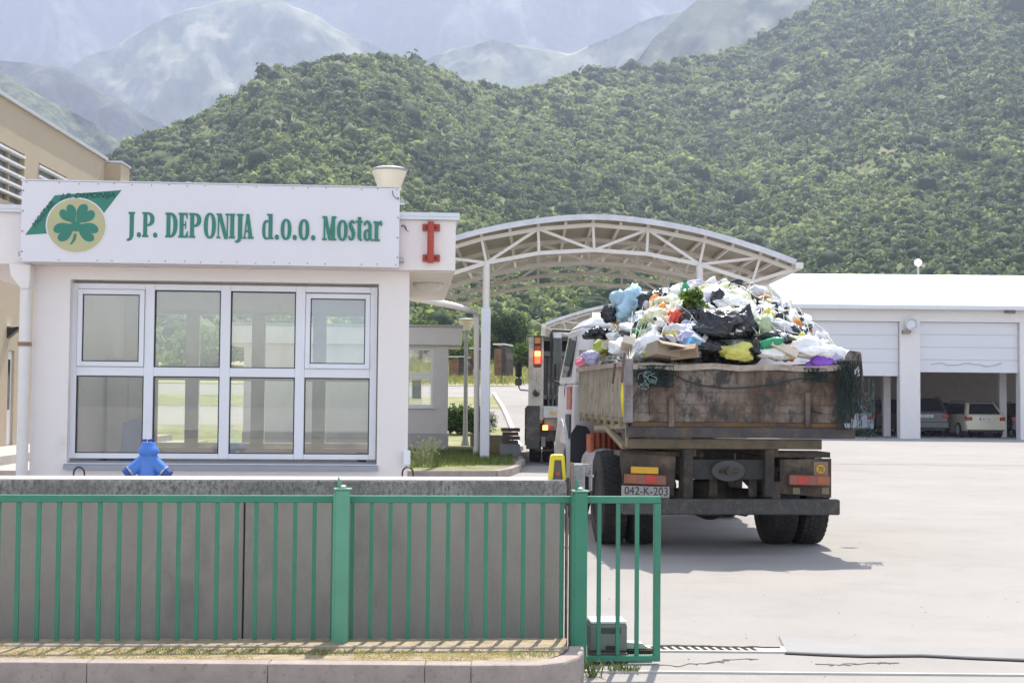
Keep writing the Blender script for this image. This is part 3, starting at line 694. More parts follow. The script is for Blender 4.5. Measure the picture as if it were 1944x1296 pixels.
def put(x_px, base_z, W, strokes, sc=1.0):
    """strokes in px units: ('b',x0,x1,y0,y1) bar, ('r',...) ring, ('p',[pts]) polygon"""
    u0_ = kh(x_px, 430, SV).x
    for st in strokes:
        if st[0] == 'b': x0, x1, y0, y1 = st[1:]; lett.poly([(u0_+x0*S, base_z+y0*S), (u0_+x1*S, base_z+y0*S), (u0_+x1*S, base_z+y1*S), (u0_+x0*S, base_z+y1*S)])
        elif st[0] == 'p': lett.poly([(u0_+x*S, base_z+y*S) for x, y in st[1]])
        elif st[0] == 'r':
            cx, cy, rx, ry, tx, ty, a0, a1 = st[1:]; lett.ringpoly(u0_+cx*S, base_z+cy*S, rx*S, ry*S, tx*S, ty*S, a0, a1)
        elif st[0] == 's':
            pts, wd = st[1], st[2]
            for (p, q_, w0, w1) in zip(pts[:-1], pts[1:], wd[:-1], wd[1:]):
                dx, dy = q_[0]-p[0], q_[1]-p[1]; l = math.hypot(dx, dy); nx, ny = -dy/l, dx/l
                lett.poly([(u0_+(p[0]+nx*w0/2)*S, base_z+(p[1]+ny*w0/2)*S), (u0_+(p[0]-nx*w0/2)*S, base_z+(p[1]-ny*w0/2)*S), (u0_+(q_[0]-nx*w1/2)*S, base_z+(q_[1]-ny*w1/2)*S), (u0_+(q_[0]+nx*w1/2)*S, base_z+(q_[1]+ny*w1/2)*S)])
bz = kh(326, 451, SV).z; H_ = 48
dot = [('r', 4, 4.2, 4, 5, 3.9, 4.9, 0, 360)]
gJ = [('b', 5, 13, 4, H_), ('b', 2.6, 15, H_-4, H_), ('s', [(9, 6), (8.5, -1), (5, -5.5), (0, -6)], [8, 7, 5, 4])]
gP = [('b', 2, 9.5, 0, H_), ('b', 0, 12, 0, 4), ('b', 0, 9, H_-4, H_), ('r', 9, H_-13.5, 14, 13.5, 8, 4, -90, 90)]
gD = [('b', 2, 9.5, 0, H_), ('b', 0, 9, 0, 4), ('b', 0, 9, H_-4, H_), ('r', 9, H_/2, 14, H_/2, 8, 4.5, -90, 90)]
gE = [('b', 2, 9.5, 0, H_), ('b', 0, 18, 0, 4), ('b', 0, 17, H_-4, H_), ('b', 9, 14, 23, 26.5), ('b', 12.5, 14.5, 17, 32), ('p', [(13, 4), (18, 4), (18, 13), (16.5, 13)]), ('p', [(13, H_-4), (17, H_-4), (17, H_-12), (15.5, H_-12)])]
gO = [('r', 11.5, H_/2, 11.5, H_/2+1, 7.5, 4, 0, 360)]
gN = [('b', 2.5, 5, 0, H_-2), ('b', 0, 8, 0, 3), ('b', 0, 8, H_-3.5, H_), ('p', [(2, H_), (9.5, H_), (22, -1), (15, -1)]), ('b', 19.5, 22, -1, H_-2), ('b', 16.8, 23.5, H_-3.5, H_)]
gI = [('b', 2.2, 9.6, 0, H_), ('b', .3, 11.3, 0, 4), ('b', .3, 11.3, H_-4, H_)]
gA = [('p', [(2, 1), (4.5, 1), (9.5, H_), (7, H_)]), ('p', [(6, H_), (12, H_), (19, 1), (11.5, 1)]), ('b', 4.5, 13, 13, 17), ('b', 0, 7, 0, 3.5), ('b', 9.5, 21, 0, 4)]
X_ = 40
god = [('r', 7.5+.5, 18, 8, 19, 6, 3.5, 60, 300), ('b', 12, 19.5, 0, 49), ('b', 9, 12.5, 45.5, 49), ('b', 19, 21.5, 0, 3.5)]
goo = [('r', 10.3, 19.5, 10.3, 20.5, 7, 4, 0, 360)]
gM = [('b', 2.5, 5.5, 0, 46), ('b', 0, 8.5, 0, 3.5), ('b', 0, 7, 43, 46.5), ('p', [(2.5, 46.5), (9, 46.5), (16.5, 4), (12, 0)]), ('p', [(12, 0), (14.5, 0), (22, 46.5), (18.5, 46.5)]), ('b', 17.5, 24.5, 0, 46), ('b', 15.5, 27, 0, 3.5), ('b', 18, 27, 43, 46.5)]
gs = [('s', [(12, 33), (10, 38), (5.5, 37.5), (3.8, 31), (6.5, 24), (10, 17), (10.2, 7), (7, 1.8), (3, 3), (1.5, 9)], [3, 4, 5, 7, 8, 8, 6.5, 4, 4, 3])]
gt = [('b', 4, 11, 5, 46), ('b', 0, 14, 35, 38.5), ('s', [(7.5, 8), (8.5, 2), (13, 1.5)], [7, 5, 3])]
ga = [('b', 9.5, 16, 2, 32), ('s', [(2, 30), (4, 37), (9, 38), (12.5, 31)], [4, 4, 5, 6.5]), ('r', 7.5, 11, 7.3, 11.5, 5.5, 3.5, 0, 360), ('b', 15, 18.5, 0, 3.5)]
gr = [('b', 2.5, 9.5, 0, 38), ('b', 0, 12.5, 0, 3.5), ('b', 0, 4, 35, 38.5), ('s', [(9.5, 31), (12, 37), (16, 37)], [3, 4.5, 5]), ('b', 13.5, 16.8, 30, 36)]
for x, g_ in [(241, gJ), (260, dot), (270, gP), (291, dot), (314, gD), (339, gE), (359, gP), (387, gO), (411, gN), (435, gI), (447, gJ), (461, gA),
              (498, god), (522, dot), (533, goo), (556, dot), (567, goo), (591, dot), (612, gM), (640, goo), (661, gs), (675, gt), (690, ga), (709, gr)]:
    put(x, bz, 0, g_)
lett.mb.build('lettering', letter_green, sg)
# emblem
em = Glyphs(.003); em.poly([xy(48, 446), xy(104, 371), xy(231, 361), xy(197, 405), xy(150, 425), xy(96, 443)]); em.mb.build('emblem_flag', letter_green, sg)
def disc(cx, cy, rx, ry, base, m_, name):
    e_ = Glyphs(base); e_.poly([xy(cx+rx*math.cos(t*.1309), cy+ry*math.sin(t*.1309)) for t in range(48)]); e_.mb.build(name, m_, sg)
disc(145, 428, 58, 53, .006, sheet_white, 'emblem_ring'); disc(145, 428, 55.5, 51, .008, mat('emblem_cream', (.48, .45, .25), .5, var=.05), 'emblem_disc')
cv = Glyphs(.011)
def heart(cx, cy, ang, L_, W_):
    pts = []
    for t in range(28):
        a_ = t/28*2*math.pi; x = 16*math.sin(a_)**3/17; y = (13*math.cos(a_)-5*math.cos(2*a_)-2*math.cos(3*a_)-math.cos(4*a_)+17)/29
        X0, Y0 = y*L_, x*W_/2; pts.append(xy(cx+X0*math.cos(ang)-Y0*math.sin(ang), cy-(X0*math.sin(ang)+Y0*math.cos(ang))))
    cv.poly(pts)
heart(145, 427, R(124), 40, 35); heart(143, 427, R(48), 43, 38); heart(147, 426, R(207), 46, 38); heart(141, 426, R(-27), 47, 38)
cv.poly([xy(144+13*math.cos(t*.524), 431+9*math.sin(t*.524)) for t in range(12)]); cv.poly([xy(141, 444), xy(146, 444), xy(144, 455), xy(137, 464), xy(132, 465), xy(138, 456)])
cv.mb.build('emblem_clover', letter_green, sg)
def text_mesh(body, size, mat_, parent, loc, rot, sx=1, shear=0, name='text', ext=.001):
    c = bpy.data.curves.new(name, 'FONT'); c.body = body; c.size = size; c.extrude = ext; c.shear = shear; c.resolution_u = 3; c.align_x = 'CENTER'
    t = bpy.data.objects.new('tmp', c); COL.objects.link(t); bpy.context.view_layer.update()
    me = bpy.data.meshes.new_from_object(t.evaluated_get(bpy.context.evaluated_depsgraph_get())); bpy.data.objects.remove(t)
    me.transform(Matrix.Diagonal((sx, 1, 1, 1))); me.materials.clear(); me.materials.append(mat_)
    me.transform(Matrix.Rotation(rot, 4, 'Z')); me.transform(Matrix.Rotation(R(90), 4, 'X'))
    o = bpy.data.objects.new(name, me); COL.objects.link(o); o.parent = parent; o.location = loc; return o
dkg = mat('text_dark', (.012, .05, .035), .6)
p = kh(167, 376, SV); text_mesh('J.P. DEPONIJA', .075, dkg, sg, (p.x, SV-.006, p.z), R(2.5), 1.18, .3, 'emblem_text')
p = kh(86, 409, SV); text_mesh('MOSTAR', .075, dkg, sg, (p.x, SV-.006, p.z), R(53), 1.05, .1, 'emblem_text')

# red flag holder
fh = fempty('flag_holder', K, 'red steel flag holder tube bolted to the roof edge', 'flag holder')
a = kh(818, 421, -.2); c_ = kh(817, 499, -.2)
t = MB(); t.tube([(c_.x, -.2, c_.z), (a.x, -.2, a.z)], .034, 18); t.build('tube', rusty_red, fh, smooth='auto')
MB().lathe([(.024, a.z+.0005), (.024, a.z+.003)], (a.x, -.2, 0), n=16).build('opening', black, fh)
for py in (432, 490):
    z = kh(818, py, -.15).z; x0 = kh(802, py, -.15).x; x1 = kh(835, py, -.15).x
    MB().box(x0, x1, -.165, -.133, z-.035, z+.035).build('bracket', rusty_red, fh)
    bl = MB()
    for x in (x0+.04, x1-.04): bl.lathe([(.012, -.166), (.012, -.176)], (x, 0, z), axis='y', n=6)
    bl.build('bolt', dark_steel, fh)
wr = MB(); wr.tube([kh(762, 428, -.15), kh(768, 431, -.17), kh(771, 437, -.17), kh(776, 440, -.16)], .004, 5); wr.tube([kh(762, 430, -.15), kh(766, 427, -.17), kh(770, 430, -.17), kh(772, 436, -.16)], .004, 5)
o = wr.build('loose_wire', black); o.location = K.o; o.rotation_euler.z = K.a; tag(o, 'loose black wire ends beside the sign edge', 'wire')

# ---- far kiosk
K2 = Fr(0, 36.6, 3); ax = K2.hit(850, 800).x; 
k2 = fempty('small_kiosk', K2, 'small grey white kiosk with flat roof further back in the yard', 'kiosk')
def h2(px, py, v=0): return K2.hit(px, py, v)
z0 = .1; z1_ = h2(800, 655).z; x0 = ax-5.4
w0, w1 = h2(750, 700).x, h2(822, 700).x; wz0, wz1 = h2(800, 771).z, h2(800, 661).z
grey_w = mat('kiosk_grey_white', (.70, .66, .66), .9, var=.04)
b = MB(); b.box(x0, w0, 0, .2, z0, z1_); b.box(w1, ax, 0, .2, z0, z1_); b.box(w0, w1, 0, .2, z0, wz0); b.box(w0, w1, 0, .2, wz1, z1_)
b.box(x0, x0+.2, .2, 2.2, z0, z1_); b.box(ax-.2, ax, .2, 1.6, z0, z1_)
b.build('wall', grey_w, k2)
MB().box(x0-.02, ax+.02, -.02, -.003, z0, h2(800, 822).z).build('plinth', mat('plinth_mauve', (.48, .44, .47), .9, var=.05), k2)
r_ = MB(); x1 = h2(877, 640, -.2).x; r_.box(x0-.6, x1, -.2, 3.2, z1_+.003, h2(800, 621, -.2).z); ro = r_.build('roof', grey_w, k2)
MB().box(x0-.62, x1+.03, -.23, 3.2, h2(800, 620.5, -.2).z, h2(800, 616, -.2).z).build('roof_cap', mat('cap_grey', (.4, .4, .4), .5), ro)
wf = MB(); t = .05
mz = h2(800, 714).z
for (a_, c_) in ((w0, w0+t), (w1-t, w1)): wf.box(a_, c_, .04, .1, wz0, wz1)
um = h2(773, 700).x; wf.box(um-.05, um+.05, .04, .1, wz0, wz1)
for (p0, p1) in ((w0+t, um-.05), (um+.05, w1-t)):
    for zz in ((wz0, wz0+t), (mz-.045, mz+.045), (wz1-t, wz1)): wf.box(p0, p1, .042, .098, *zz)
wfo = wf.build('window', pvc, k2)
MB().box(um+.06, w1-t-.01, .02, .06, mz+.05, mz+.1).build('sash', pvc, wfo)
gq = MB(); gq.add([(w0, .08, wz0), (w1, .08, wz0), (w1, .08, wz1), (w0, .08, wz1)], [(0, 1, 2, 3)]); gq.build('pane', glass('kiosk_glass', (.8, .84, .8), .2, .1), wfo)
MB().box(w0-.04, w1+.05, -.06, .04, wz0-.06, wz0-.005).build('sill', cap_metal, wfo)
bl_ = MB(); bl_.box(h2(783, 700, .25).x, h2(800, 700, .25).x, .25, .28, wz0+.2, mz-.1); bl_.build('curtain', mat('curtain_grey', (.3, .29, .28), .9), k2)

# ================================================================== BEIGE BUILDING
BB = Fr(-11.05, 20, 1.2)          # v runs along the receding facade, plane at u=0 faces right
bb = fempty('beige_building', BB, 'tall beige building at left with slanted view and white louvred windows', 'building')
def hb(px, py):                    # hit the facade plane u=0
    d = ray(px, py); c = Vector((0, 0, HCAM))-BB.o; t = -c.dot(BB.e)/d.dot(BB.e); p = c+d*t; return Vector((0, p.dot(BB.f), p.z))
vend = hb(196, 500).y; ztop = hb(196, 303).z
ops_ = []
def opening(x0, x1, y0, y1): a_ = hb(x0, y0); c_ = hb(x1, y1); return (a_.y, c_.y, c_.z, a_.z)
# louvred windows (v0, v1, z0, z1)
lv1 = (hb(-60, 300).y, hb(47, 300).y); lz = (hb(47, 395).z, hb(47, 293).z)
lv2 = (hb(73, 330).y, hb(127, 330).y); lz2 = (hb(73, 395).z-.1, hb(73, 308).z)
door = (hb(15, 700).y, hb(27, 700).y); dzz = (hb(20, 845).z, hb(20, 665).z)
def wall_holes(y0, y1, z0, z1, holes):
    b = MB(); ys = sorted({y0, y1}|{h[0] for h in holes}|{h[1] for h in holes})
    for a_, c_ in zip(ys[:-1], ys[1:]):
        hs = sorted([h for h in holes if h[0] <= a_+1e-6 and h[1] >= c_-1e-6], key=lambda h: h[2]); z = z0
        for h in hs: b.box(-.3, 0, a_, c_, z, h[2]); z = h[3]
        b.box(-.3, 0, a_, c_, z, z1)
    return b
zf = .38
holes = [(lv1[0], lv1[1], lz[0], lz[1]), (lv2[0], lv2[1], lz2[0], lz2[1]), (door[0], door[1], dzz[0], dzz[1])]
wl = wall_holes(0, vend, -.2, ztop, holes); wl.build('wall', beige_wall, bb)
MB().box(-8, -.302, .3, vend-.1, -.1, ztop-.1).build('core', beige_wall, bb)
MB().box(-8.1, .07, -.1, vend+.02, ztop+.003, ztop+.09).build('roof_edge', cap_metal, bb)
pl = MB(); pw = (BB.hit(226, 500, vend).x); pl.box(.003, pw, vend-.02, vend+.9, -.2, ztop-.06); pl.build('pilaster', beige_wall, bb)
MB().box(-.05, pw+.04, vend-.05, vend+.95, ztop-.055, ztop-.001).build('pilaster_cap', cap_metal, bb)
for i, (lv, z_, n_) in enumerate(((lv1, lz, 9), (lv2, lz2, 8))):
    f_ = MB(); f_.box(-.2, -.15, lv[0]+.002, lv[1]-.002, z_[0]+.002, z_[1]-.002); wo = f_.build('window', mat('window_grey', (.2, .21, .2), .3), bb)
    lo = MB(); step = (z_[1]-z_[0])/n_
    for k in range(5): lo.box(-.12, .03, lv[0]+.01, lv[1]-.01, z_[1]-.06-k*.24-.05, z_[1]-.06-k*.24+.0)
    lo.build('louvre', mat('louvre_white', (.8, .8, .82), .4), wo)
    MB().box(-.14, -.06, (lv[0]*.25+lv[1]*.75)-.04, (lv[0]*.25+lv[1]*.75)+.04, z_[0]+.01, z_[1]-.01).build('post', beige_wall, wo)
dd = MB(); dd.box(-.12, -.06, door[0]+.005, door[1]-.005, dzz[0]+.005, dzz[1]-.005); ddo = dd.build('door', pvc, bb)
MB().box(-.058, -.05, door[0]+.3, door[1]-.3, dzz[0]+.8, dzz[1]-.2).build('pane', dark_glass, ddo)
o = hb(16, 632); wlm = MB(); wlm.prism([(0.002, o.z-.12), (.26, o.z+.1), (.24, o.z+.14), (.002, o.z+.1)], o.y-.1, o.y+.1); e = fempty('wall_lamp', BB, 'small black and white wall lamp on the beige facade', 'lamp')
wlm.build('shade', black, e); MB().box(.003, .27, o.y-.11, o.y+.11, o.z+.145, o.z+.16).build('lid', pvc, e)
# steps and platform
st = MB(); st.box(.003, 2.6, vend-14, vend+2, 0, .2); st.box(.006, 1.6, vend-14, vend+1.8, .203, .37)
e = st.build('entrance_steps', mat('step_concrete', (.42, .38, .35), .9)); e.location = BB.o; e.rotation_euler.z = BB.a; tag(e, 'low concrete entrance steps along the beige building', 'steps')

# ================================================================== CONCRETE WALL, GATE
WA = Fr(*(P(0, 905, 8.28).xy), 6.2)
def ha(px, py, v=0): return WA.hit(px, py, v)
wa_r = ha(1073, 1000).x; wz = ha(500, 911).z
seg = [-1.2, ha(462, 1100).x, ha(637, 1100).x, wa_r]
cw = fempty('concrete_wall', WA, 'long low grey concrete wall with stained coping behind the green gate', 'wall')
for i in range(3):
    q = MB(); q.box(seg[i]+(.005 if i else 0), seg[i+1]-.005, 0, .16, -.1, wz-.115); q.build('panel', concrete, cw, bevel=.004)
cpm = MB(); cpm.box(seg[0], seg[3]+.005, -.022, .36, wz-.113, wz); cpo = cpm.build('coping', coping_m, cw, bevel=.012, bseg=2)
q = MB(); q.box(seg[0]+.01, seg[3]-.005, -.012, .35, wz+.001, wz+.004); q.build('coping_top', mat('coping_top_pale', (.4, .37, .34), .95, var=.15, scale=12, bump=.4), cpo)
cpt = mat('coping_top', (.52, .48, .44), .95, var=.15, scale=12, bump=.4)
fl = MB(); fl.box(seg[0]+.01, seg[3]-.005, .17, .35, -.1, wz-.115); fl.build('backing', concrete, cw)
crk = MB(); crk.box(seg[1]-.004, seg[1]+.004, .02, .1, -.1, wz-.12); crk.build('joint', mat('joint_brown', (.07, .035, .025), .9), cw)
# rusty steel posts at the wall end
for i, (x0, x1, yt, lab) in enumerate([(1073, 1078, 960, 'thin rusty steel bar hugging the concrete wall end'), (1081, 1089, 878, 'rusty steel channel post just left of the right green post')]):
    a_ = ha(x0, 1220, .05); c_ = ha(x1, yt, .05); q = MB(); q.box(a_.x, c_.x, .03, .06, -.02, c_.z); q.box(a_.x, a_.x+.006, .061, .09, -.02, c_.z)
    o = q.build('steel_post', mat('rusty_bar', (.26, .2, .17), .8, var=.3, stain=((.15, .07, .04), 8, .5, .7))); o.location = WA.o; o.rotation_euler.z = WA.a; tag(o, lab, 'post')
# sliding gate
GA = Fr(*(P(0, 940, 7.93).xy), 5.2)
def hg(px, py, v=0): return GA.hit(px, py, v)
gt_ = fempty('sliding_gate', GA, 'green steel sliding gate of vertical bars drawn across the wall', 'gate')
ztr = hg(700, 940).z; zbr = hg(1200, 1254).z; xr = hg(1253, 1100).x; xl = -1.5
q = MB(); q.box(xl, xr, -.02, .02, ztr-.042, ztr); q.box(xl, xr-.035, -.02, .02, zbr, zbr+.035); q.build('rail', green_paint, gt_, bevel=.003)
q = MB(); q.box(xr-.04, xr, -.021, .021, zbr-.001, ztr-.043); q.build('end_bar', green_paint, gt_, bevel=.003)
bx = [33, 72, 110, 149, 188, 225, 264, 301, 338, 374, 411, 448, 485, 522, 559, 596, 632, 668, 704, 740, 776, 813, 850, 886, 922, 957, 993, 1030, 1066, 1101, 1137, 1173, 1209]
us = [hg(x, 1080).x for x in bx]; stp = (us[-1]-us[0])/(len(us)-1)
us = [us[0]-stp*k for k in range(9, 0, -1)]+us
for u_ in us:
    if u_-.02 > xl: MB().box(u_-.012, u_+.012, -.01, .01, zbr+.036, ztr-.043).build('bar', green_paint, gt_)
# green guide posts
gp_m = [mat('green_paint_pale', (.10, .31, .20), .45, var=.12, scale=3, stain=((.06, .2, .12), 5, .6, .9)), green_paint]  # left post gets a paler green, right post the gate's green
def gpost(x0, x1, yt, yb, lab, v):
    green_paint = gp_m.pop(0)
    a_ = hg(x0, yt, v); c_ = hg(x1, yt, v); cx = (a_.x+c_.x)/2; W = (c_.x-a_.x)
    wp = GA.world((cx, v+.05, 0)); e = empty('gate_post', (wp.x, wp.y, 0), GA.a, lab, 'gate post', 'green guide posts of the sliding gate')
    z_ = a_.z; q = MB(); q.box(-W/2, W/2, -.05, .05, .0, z_); q.build('shaft', green_paint, e, bevel=.006, bseg=2)
    q = MB(); q.box(-W/2-.012, -W/2+.005, -.045, .045, .0, z_-.02); q.build('side_flange', green_paint, e)
    q = MB(); q.box(-W/2-.01, W/2+.01, -.056, .056, z_+.001, z_+.008); q.build('cap_plate', mat('green_cap', (.12, .3, .2), .5), e)
    q = MB(); q.lathe([(.018, z_+.009), (.02, z_+.02), (.012, z_+.027)], (0, 0, 0), n=10); q.build('bolt', mat('zinc2', (.5, .5, .5), .4, metal=.5), e)
    q = MB(); q.add([(-W/2+.01, 0, z_+.0085), (-W/2+.045, 0, z_+.0085), (-W/2+.016, 0, z_+.075), (-W/2+.01, .0, z_+.07), (-W/2+.01, .006, z_+.0085), (-W/2+.045, .006, z_+.0085), (-W/2+.016, .006, z_+.075), (-W/2+.01, .006, z_+.07)], [(0, 1, 2, 3), (7, 6, 5, 4), (0, 4, 5, 1), (1, 5, 6, 2), (2, 6, 7, 3), (3, 7, 4, 0)])
    q.build('fin', green_paint, e)
gpost(637, 664, 930, 1218, 'wide green guide post standing left, in front of the wall joint', -.12)
gpost(1091, 1116, 934, 1228, 'right green guide post at the end of the wall', -.12)
# gate track and motor
tk = MB(); a_ = G(1120, 1276); c_ = G(2200, 1285); tk.bar(a_+Vector((-.05, 0, .006)), c_+Vector((0, 0, .006)), .022, .014)
o = tk.build('gate_track', mat('track_steel', (.5, .47, .45), .6, metal=.2, var=.15, stain=((.25, .15, .1), 4, .55, .8))); tag(o, 'steel gate track line lying across the driveway', 'track')
MO = Fr(*(P(1155, 1245, 8.32).xy), 4)
def ho(px, py, v=0): return MO.hit(px, py, v)
mo = fempty('gate_motor', MO, 'grey gate motor box on a dark base behind the gate bars', 'gate motor')
a_ = ho(1120, 1236); c_ = ho(1191, 1184); q = MB(); q.box(a_.x, c_.x, 0, .2, a_.z, c_.z); q.build('housing', mat('motor_grey', (.2, .21, .2), .5, var=.08), mo, bevel=.012, bseg=3)
q = MB(); q.box(a_.x+.004, c_.x-.004, .004, .196, c_.z+.001, c_.z+.018); q.build('lid', pvc, mo, bevel=.006, bseg=2)
d0 = ho(1141, 1202); d1 = ho(1179, 1191); q = MB(); q.box(d0.x, d1.x, -.004, .01, d0.z, d1.z); q.build('label_recess', mat('recess', (.05, .05, .055), .4), mo)
d0 = ho(1150, 1232); d1 = ho(1170, 1225); q = MB(); q.box(d0.x, d1.x, -.006, .01, d0.z, d1.z); q.build('gear_cover', black, mo)
q = MB(); q.box(a_.x+.01, c_.x-.005, -.06, .22, -.02, a_.z-.002); q.build('base', mat('base_dark', (.10, .085, .075), .9, bump=.4), mo)
rk = MB(); rk.box(c_.x, c_.x+.16, .02, .06, a_.z-.02, a_.z+.01); 
for k in range(12): rk.box(c_.x+.005+k*.0125, c_.x+.011+k*.0125, .0, .019, a_.z-.02, a_.z+.005)
rk.build('rack', dark_steel, mo)
q = MB(); q.prism([(c_.x-.02, a_.z+.011), (c_.x+.13, a_.z+.011), (c_.x+.1, a_.z+.04), (c_.x-.02, a_.z+.05)], .03, .12); q.build('chute', mat('pale_green_plastic', (.42, .48, .42), .5), mo)
# old concrete gatepost behind
OP = Fr(*(P(1098, 940, 8.75).xy), 4); a_ = OP.hit(1084, 880); c_ = OP.hit(1111, 880)
op = fempty('old_concrete_post', OP, 'weathered grey concrete post behind the right green post', 'post')
q = MB(); q.box(a_.x, c_.x, 0, .1, -.05, a_.z); q.build('shaft', mat('old_concrete', (.34, .33, .32), .95, var=.25, scale=20, stain=((.1, .1, .1), 40, .55, .7), bump=.8), op, bevel=.008)
q = MB(); hh = OP.hit(1118, 884).z; q.box(c_.x+.001, c_.x+.05, .02, .07, hh-.03, hh+.01); q.tube([(c_.x+.001, .04, hh-.06), (c_.x+.06, .04, hh-.07)], .008); q.tube([(c_.x+.04, .045, hh+.02), (c_.x+.04, .045, hh-.16)], .012); q.build('hinge', mat('hinge_steel', (.3, .28, .27), .6, stain=((.15, .08, .05), 20, .5, .7)), op)
# yellow beacon on wall
bc = fempty('gate_beacon', WA, 'yellow arched warning beacon standing on the wall end', 'beacon')
a_ = ha(1041, 904, .12); c_ = ha(1074, 904, .12); zz0 = wz; zz1 = ha(1058, 862, .12).z; W = c_.x-a_.x; m_ = a_.x+W/2
def trap(f0, f1, za, zb): return [(m_-W/2*f0, za), (m_+W/2*f0, za), (m_+W/2*f1, zb), (m_-W/2*f1, zb)]
hgt = zz1-zz0
q = MB(); q.prism([(m_-W*.5, zz0), (m_-W*.29, zz0), (m_-W*.19, zz0+hgt*.78), (m_+W*.19, zz0+hgt*.78), (m_+W*.29, zz0), (m_+W*.5, zz0), (m_+W*.37, zz1-.012), (m_+W*.3, zz1), (m_-W*.3, zz1), (m_-W*.37, zz1-.012)], .08, .16)
q.build('housing', yellow_p, bc, bevel=.004, bseg=2)
q = MB(); q.prism([(m_-W*.285, zz0+.001), (m_+W*.285, zz0+.001), (m_+W*.185, zz0+hgt*.775), (m_-W*.185, zz0+hgt*.775)], .095, .15); q.build('front_plate', mat('plate_grey', (.12, .1, .09), .5), bc)
q = MB(); q.prism([(m_-W*.13, zz0+hgt*.18), (m_+W*.13, zz0+hgt*.18), (m_+W*.1, zz0+hgt*.32), (m_-W*.1, zz0+hgt*.32)], .088, .094); q.build('lens', mat('lens_red', (.5, .06, .03), .2), bc)
# hydrant
HY = Fr(*(P(281, 905, 11.6).xy), 4); hy = fempty('fire_hydrant', HY, 'bright blue fire hydrant with two capped side outlets behind the wall', 'hydrant')
blue = mat('hydrant_blue', (.05, .18, .56), .35, var=.08, coat=.2); sc = 11.6/FPX
def hz_(py): return HY.hit(281, py).z
q = MB(); q.lathe([(.115, 0), (.115, .05), (20*sc*1.0, .06), (19*sc, hz_(905)), (18*sc, hz_(876)), (15*sc, hz_(865)), (18*sc, hz_(861)), (20.5*sc, hz_(857)), (20*sc, hz_(853)), (16*sc, hz_(848)), (13.5*sc, hz_(844)), (13*sc, hz_(840)), (12*sc, hz_(839)), (.001, hz_(838.5))], n=24)
q.build('barrel', blue, hy, smooth='auto')
for sg_ in (-1, 1):
    q = MB(); p0 = Vector((sg_*6*sc, -.0, hz_(874))); p1 = Vector((sg_*31*sc, -.03, hz_(893))); d = (p1-p0).normalized()
    q.tube([p0, p1], [14*sc, 11.5*sc], 16); oo = q.build('outlet', blue, hy, smooth='auto')
    q = MB(); q.tube([p1, p1+d*.012], [12*sc]*2, 16); q.build('ring', mat('brass', (.5, .45, .4), .3, metal=.7), oo)
    q = MB(); q.tube([p1+d*.013, p1+d*.06], [11.5*sc, 10*sc], 8); q.build('outlet_cap', mat('hydrant_dark_blue', (.02, .06, .3), .4), oo)
q = MB()
for k in range(5): an = k*1.257; q.box(-.012+.04*math.cos(an), .012+.04*math.cos(an), -.012+.04*math.sin(an), .012+.04*math.sin(an), hz_(838), hz_(833.2))
q.build('spindle', mat('hydrant_dark_blue', (.02, .06, .3), .4), hy)
# black hoops behind the wall
for px, lab in ((150, 'thin black hoop poking above the wall left of the hydrant'), (774, 'thin black hoop poking above the wall at the guard house corner')):
    c = P(px, 898, 12.2); q = MB(); q.tube([c+Vector((.048*math.cos(t), 0, .055*math.sin(t) if t >= 0 and t <= math.pi else -.4)) for t in [math.pi*k/12 for k in range(13)]], .008, 7)
    q.tube([c+Vector((.048, 0, 0)), c+Vector((.048, 0, -1))], .008, 6); q.tube([c+Vector((-.048, 0, 0)), c+Vector((-.048, 0, -1))], .008, 6)
    o = q.build('steel_hoop', black); tag(o, lab, 'hoop')

# ================================================================== KERB BED IN FRONT
zb = .168
kf = [P(-500, 1240, 7.30), ]
def kp(px, Y): return Vector(((px-CX)/FPX*Y, Y, 0))
outl = [kp(-700, 7.28), kp(900, 7.33), kp(1030, 7.36), kp(1075, 7.44), kp(1103, 7.6), kp(1113, 7.78), kp(1112, 7.93)]
inn = [kp(-700, 7.43), kp(900, 7.48), kp(1015, 7.50), kp(1050, 7.56), kp(1072, 7.67), kp(1083, 7.80), kp(1083, 7.93)]
kbr = fempty('kerb', Fr(0, 0), 'rounded concrete kerb in front of the green gate', 'kerb')
def ks(i0, i1, cut=None):
    q = MB()
    for i in range(i0, i1):
        a_, b_, c_, d_ = outl[i], outl[i+1], inn[i+1], inn[i]
        q.hexa([(p.x, p.y, -.05) for p in (a_, b_, c_, d_)], [(p.x, p.y, zb) for p in (a_, b_, c_, d_)])
    bm = MB(); return q
# straight stones of one metre
L0, L1 = outl[0], outl[1]; n_ = 6
xs_ = [L0.x+(L1.x-L0.x)*k/n_ for k in range(n_+1)]
jx = [outl[0].x, kp(-150, 7.3).x, kp(176, 7.3).x, kp(517, 7.31).x, kp(813, 7.32).x, outl[1].x]
for a_, b_ in zip(jx[:-1], jx[1:]):
    ya = 7.28+(a_-L0.x)/(L1.x-L0.x)*.05; yb_ = 7.28+(b_-L0.x)/(L1.x-L0.x)*.05
    q = MB(); q.hexa([(a_+.001, ya, -.05), (b_-.001, yb_, -.05), (b_-.001, yb_+.12, -.05), (a_+.001, ya+.12, -.05)], [(a_+.001, ya, zb), (b_-.001, yb_, zb), (b_-.001, yb_+.12, zb), (a_+.001, ya+.12, zb)])
    q.build('kerb_stone', kerb_m, kbr, bevel=.007, bseg=2)
q = MB(); n = len(outl)-1; ring = outl[1:]+inn[1:][::-1]
q.prism([(p.x, p.y) for p in ring], -.05, zb, 'xy'); q.build('kerb_stone', kerb_m, kbr, bevel=.014, bseg=2)
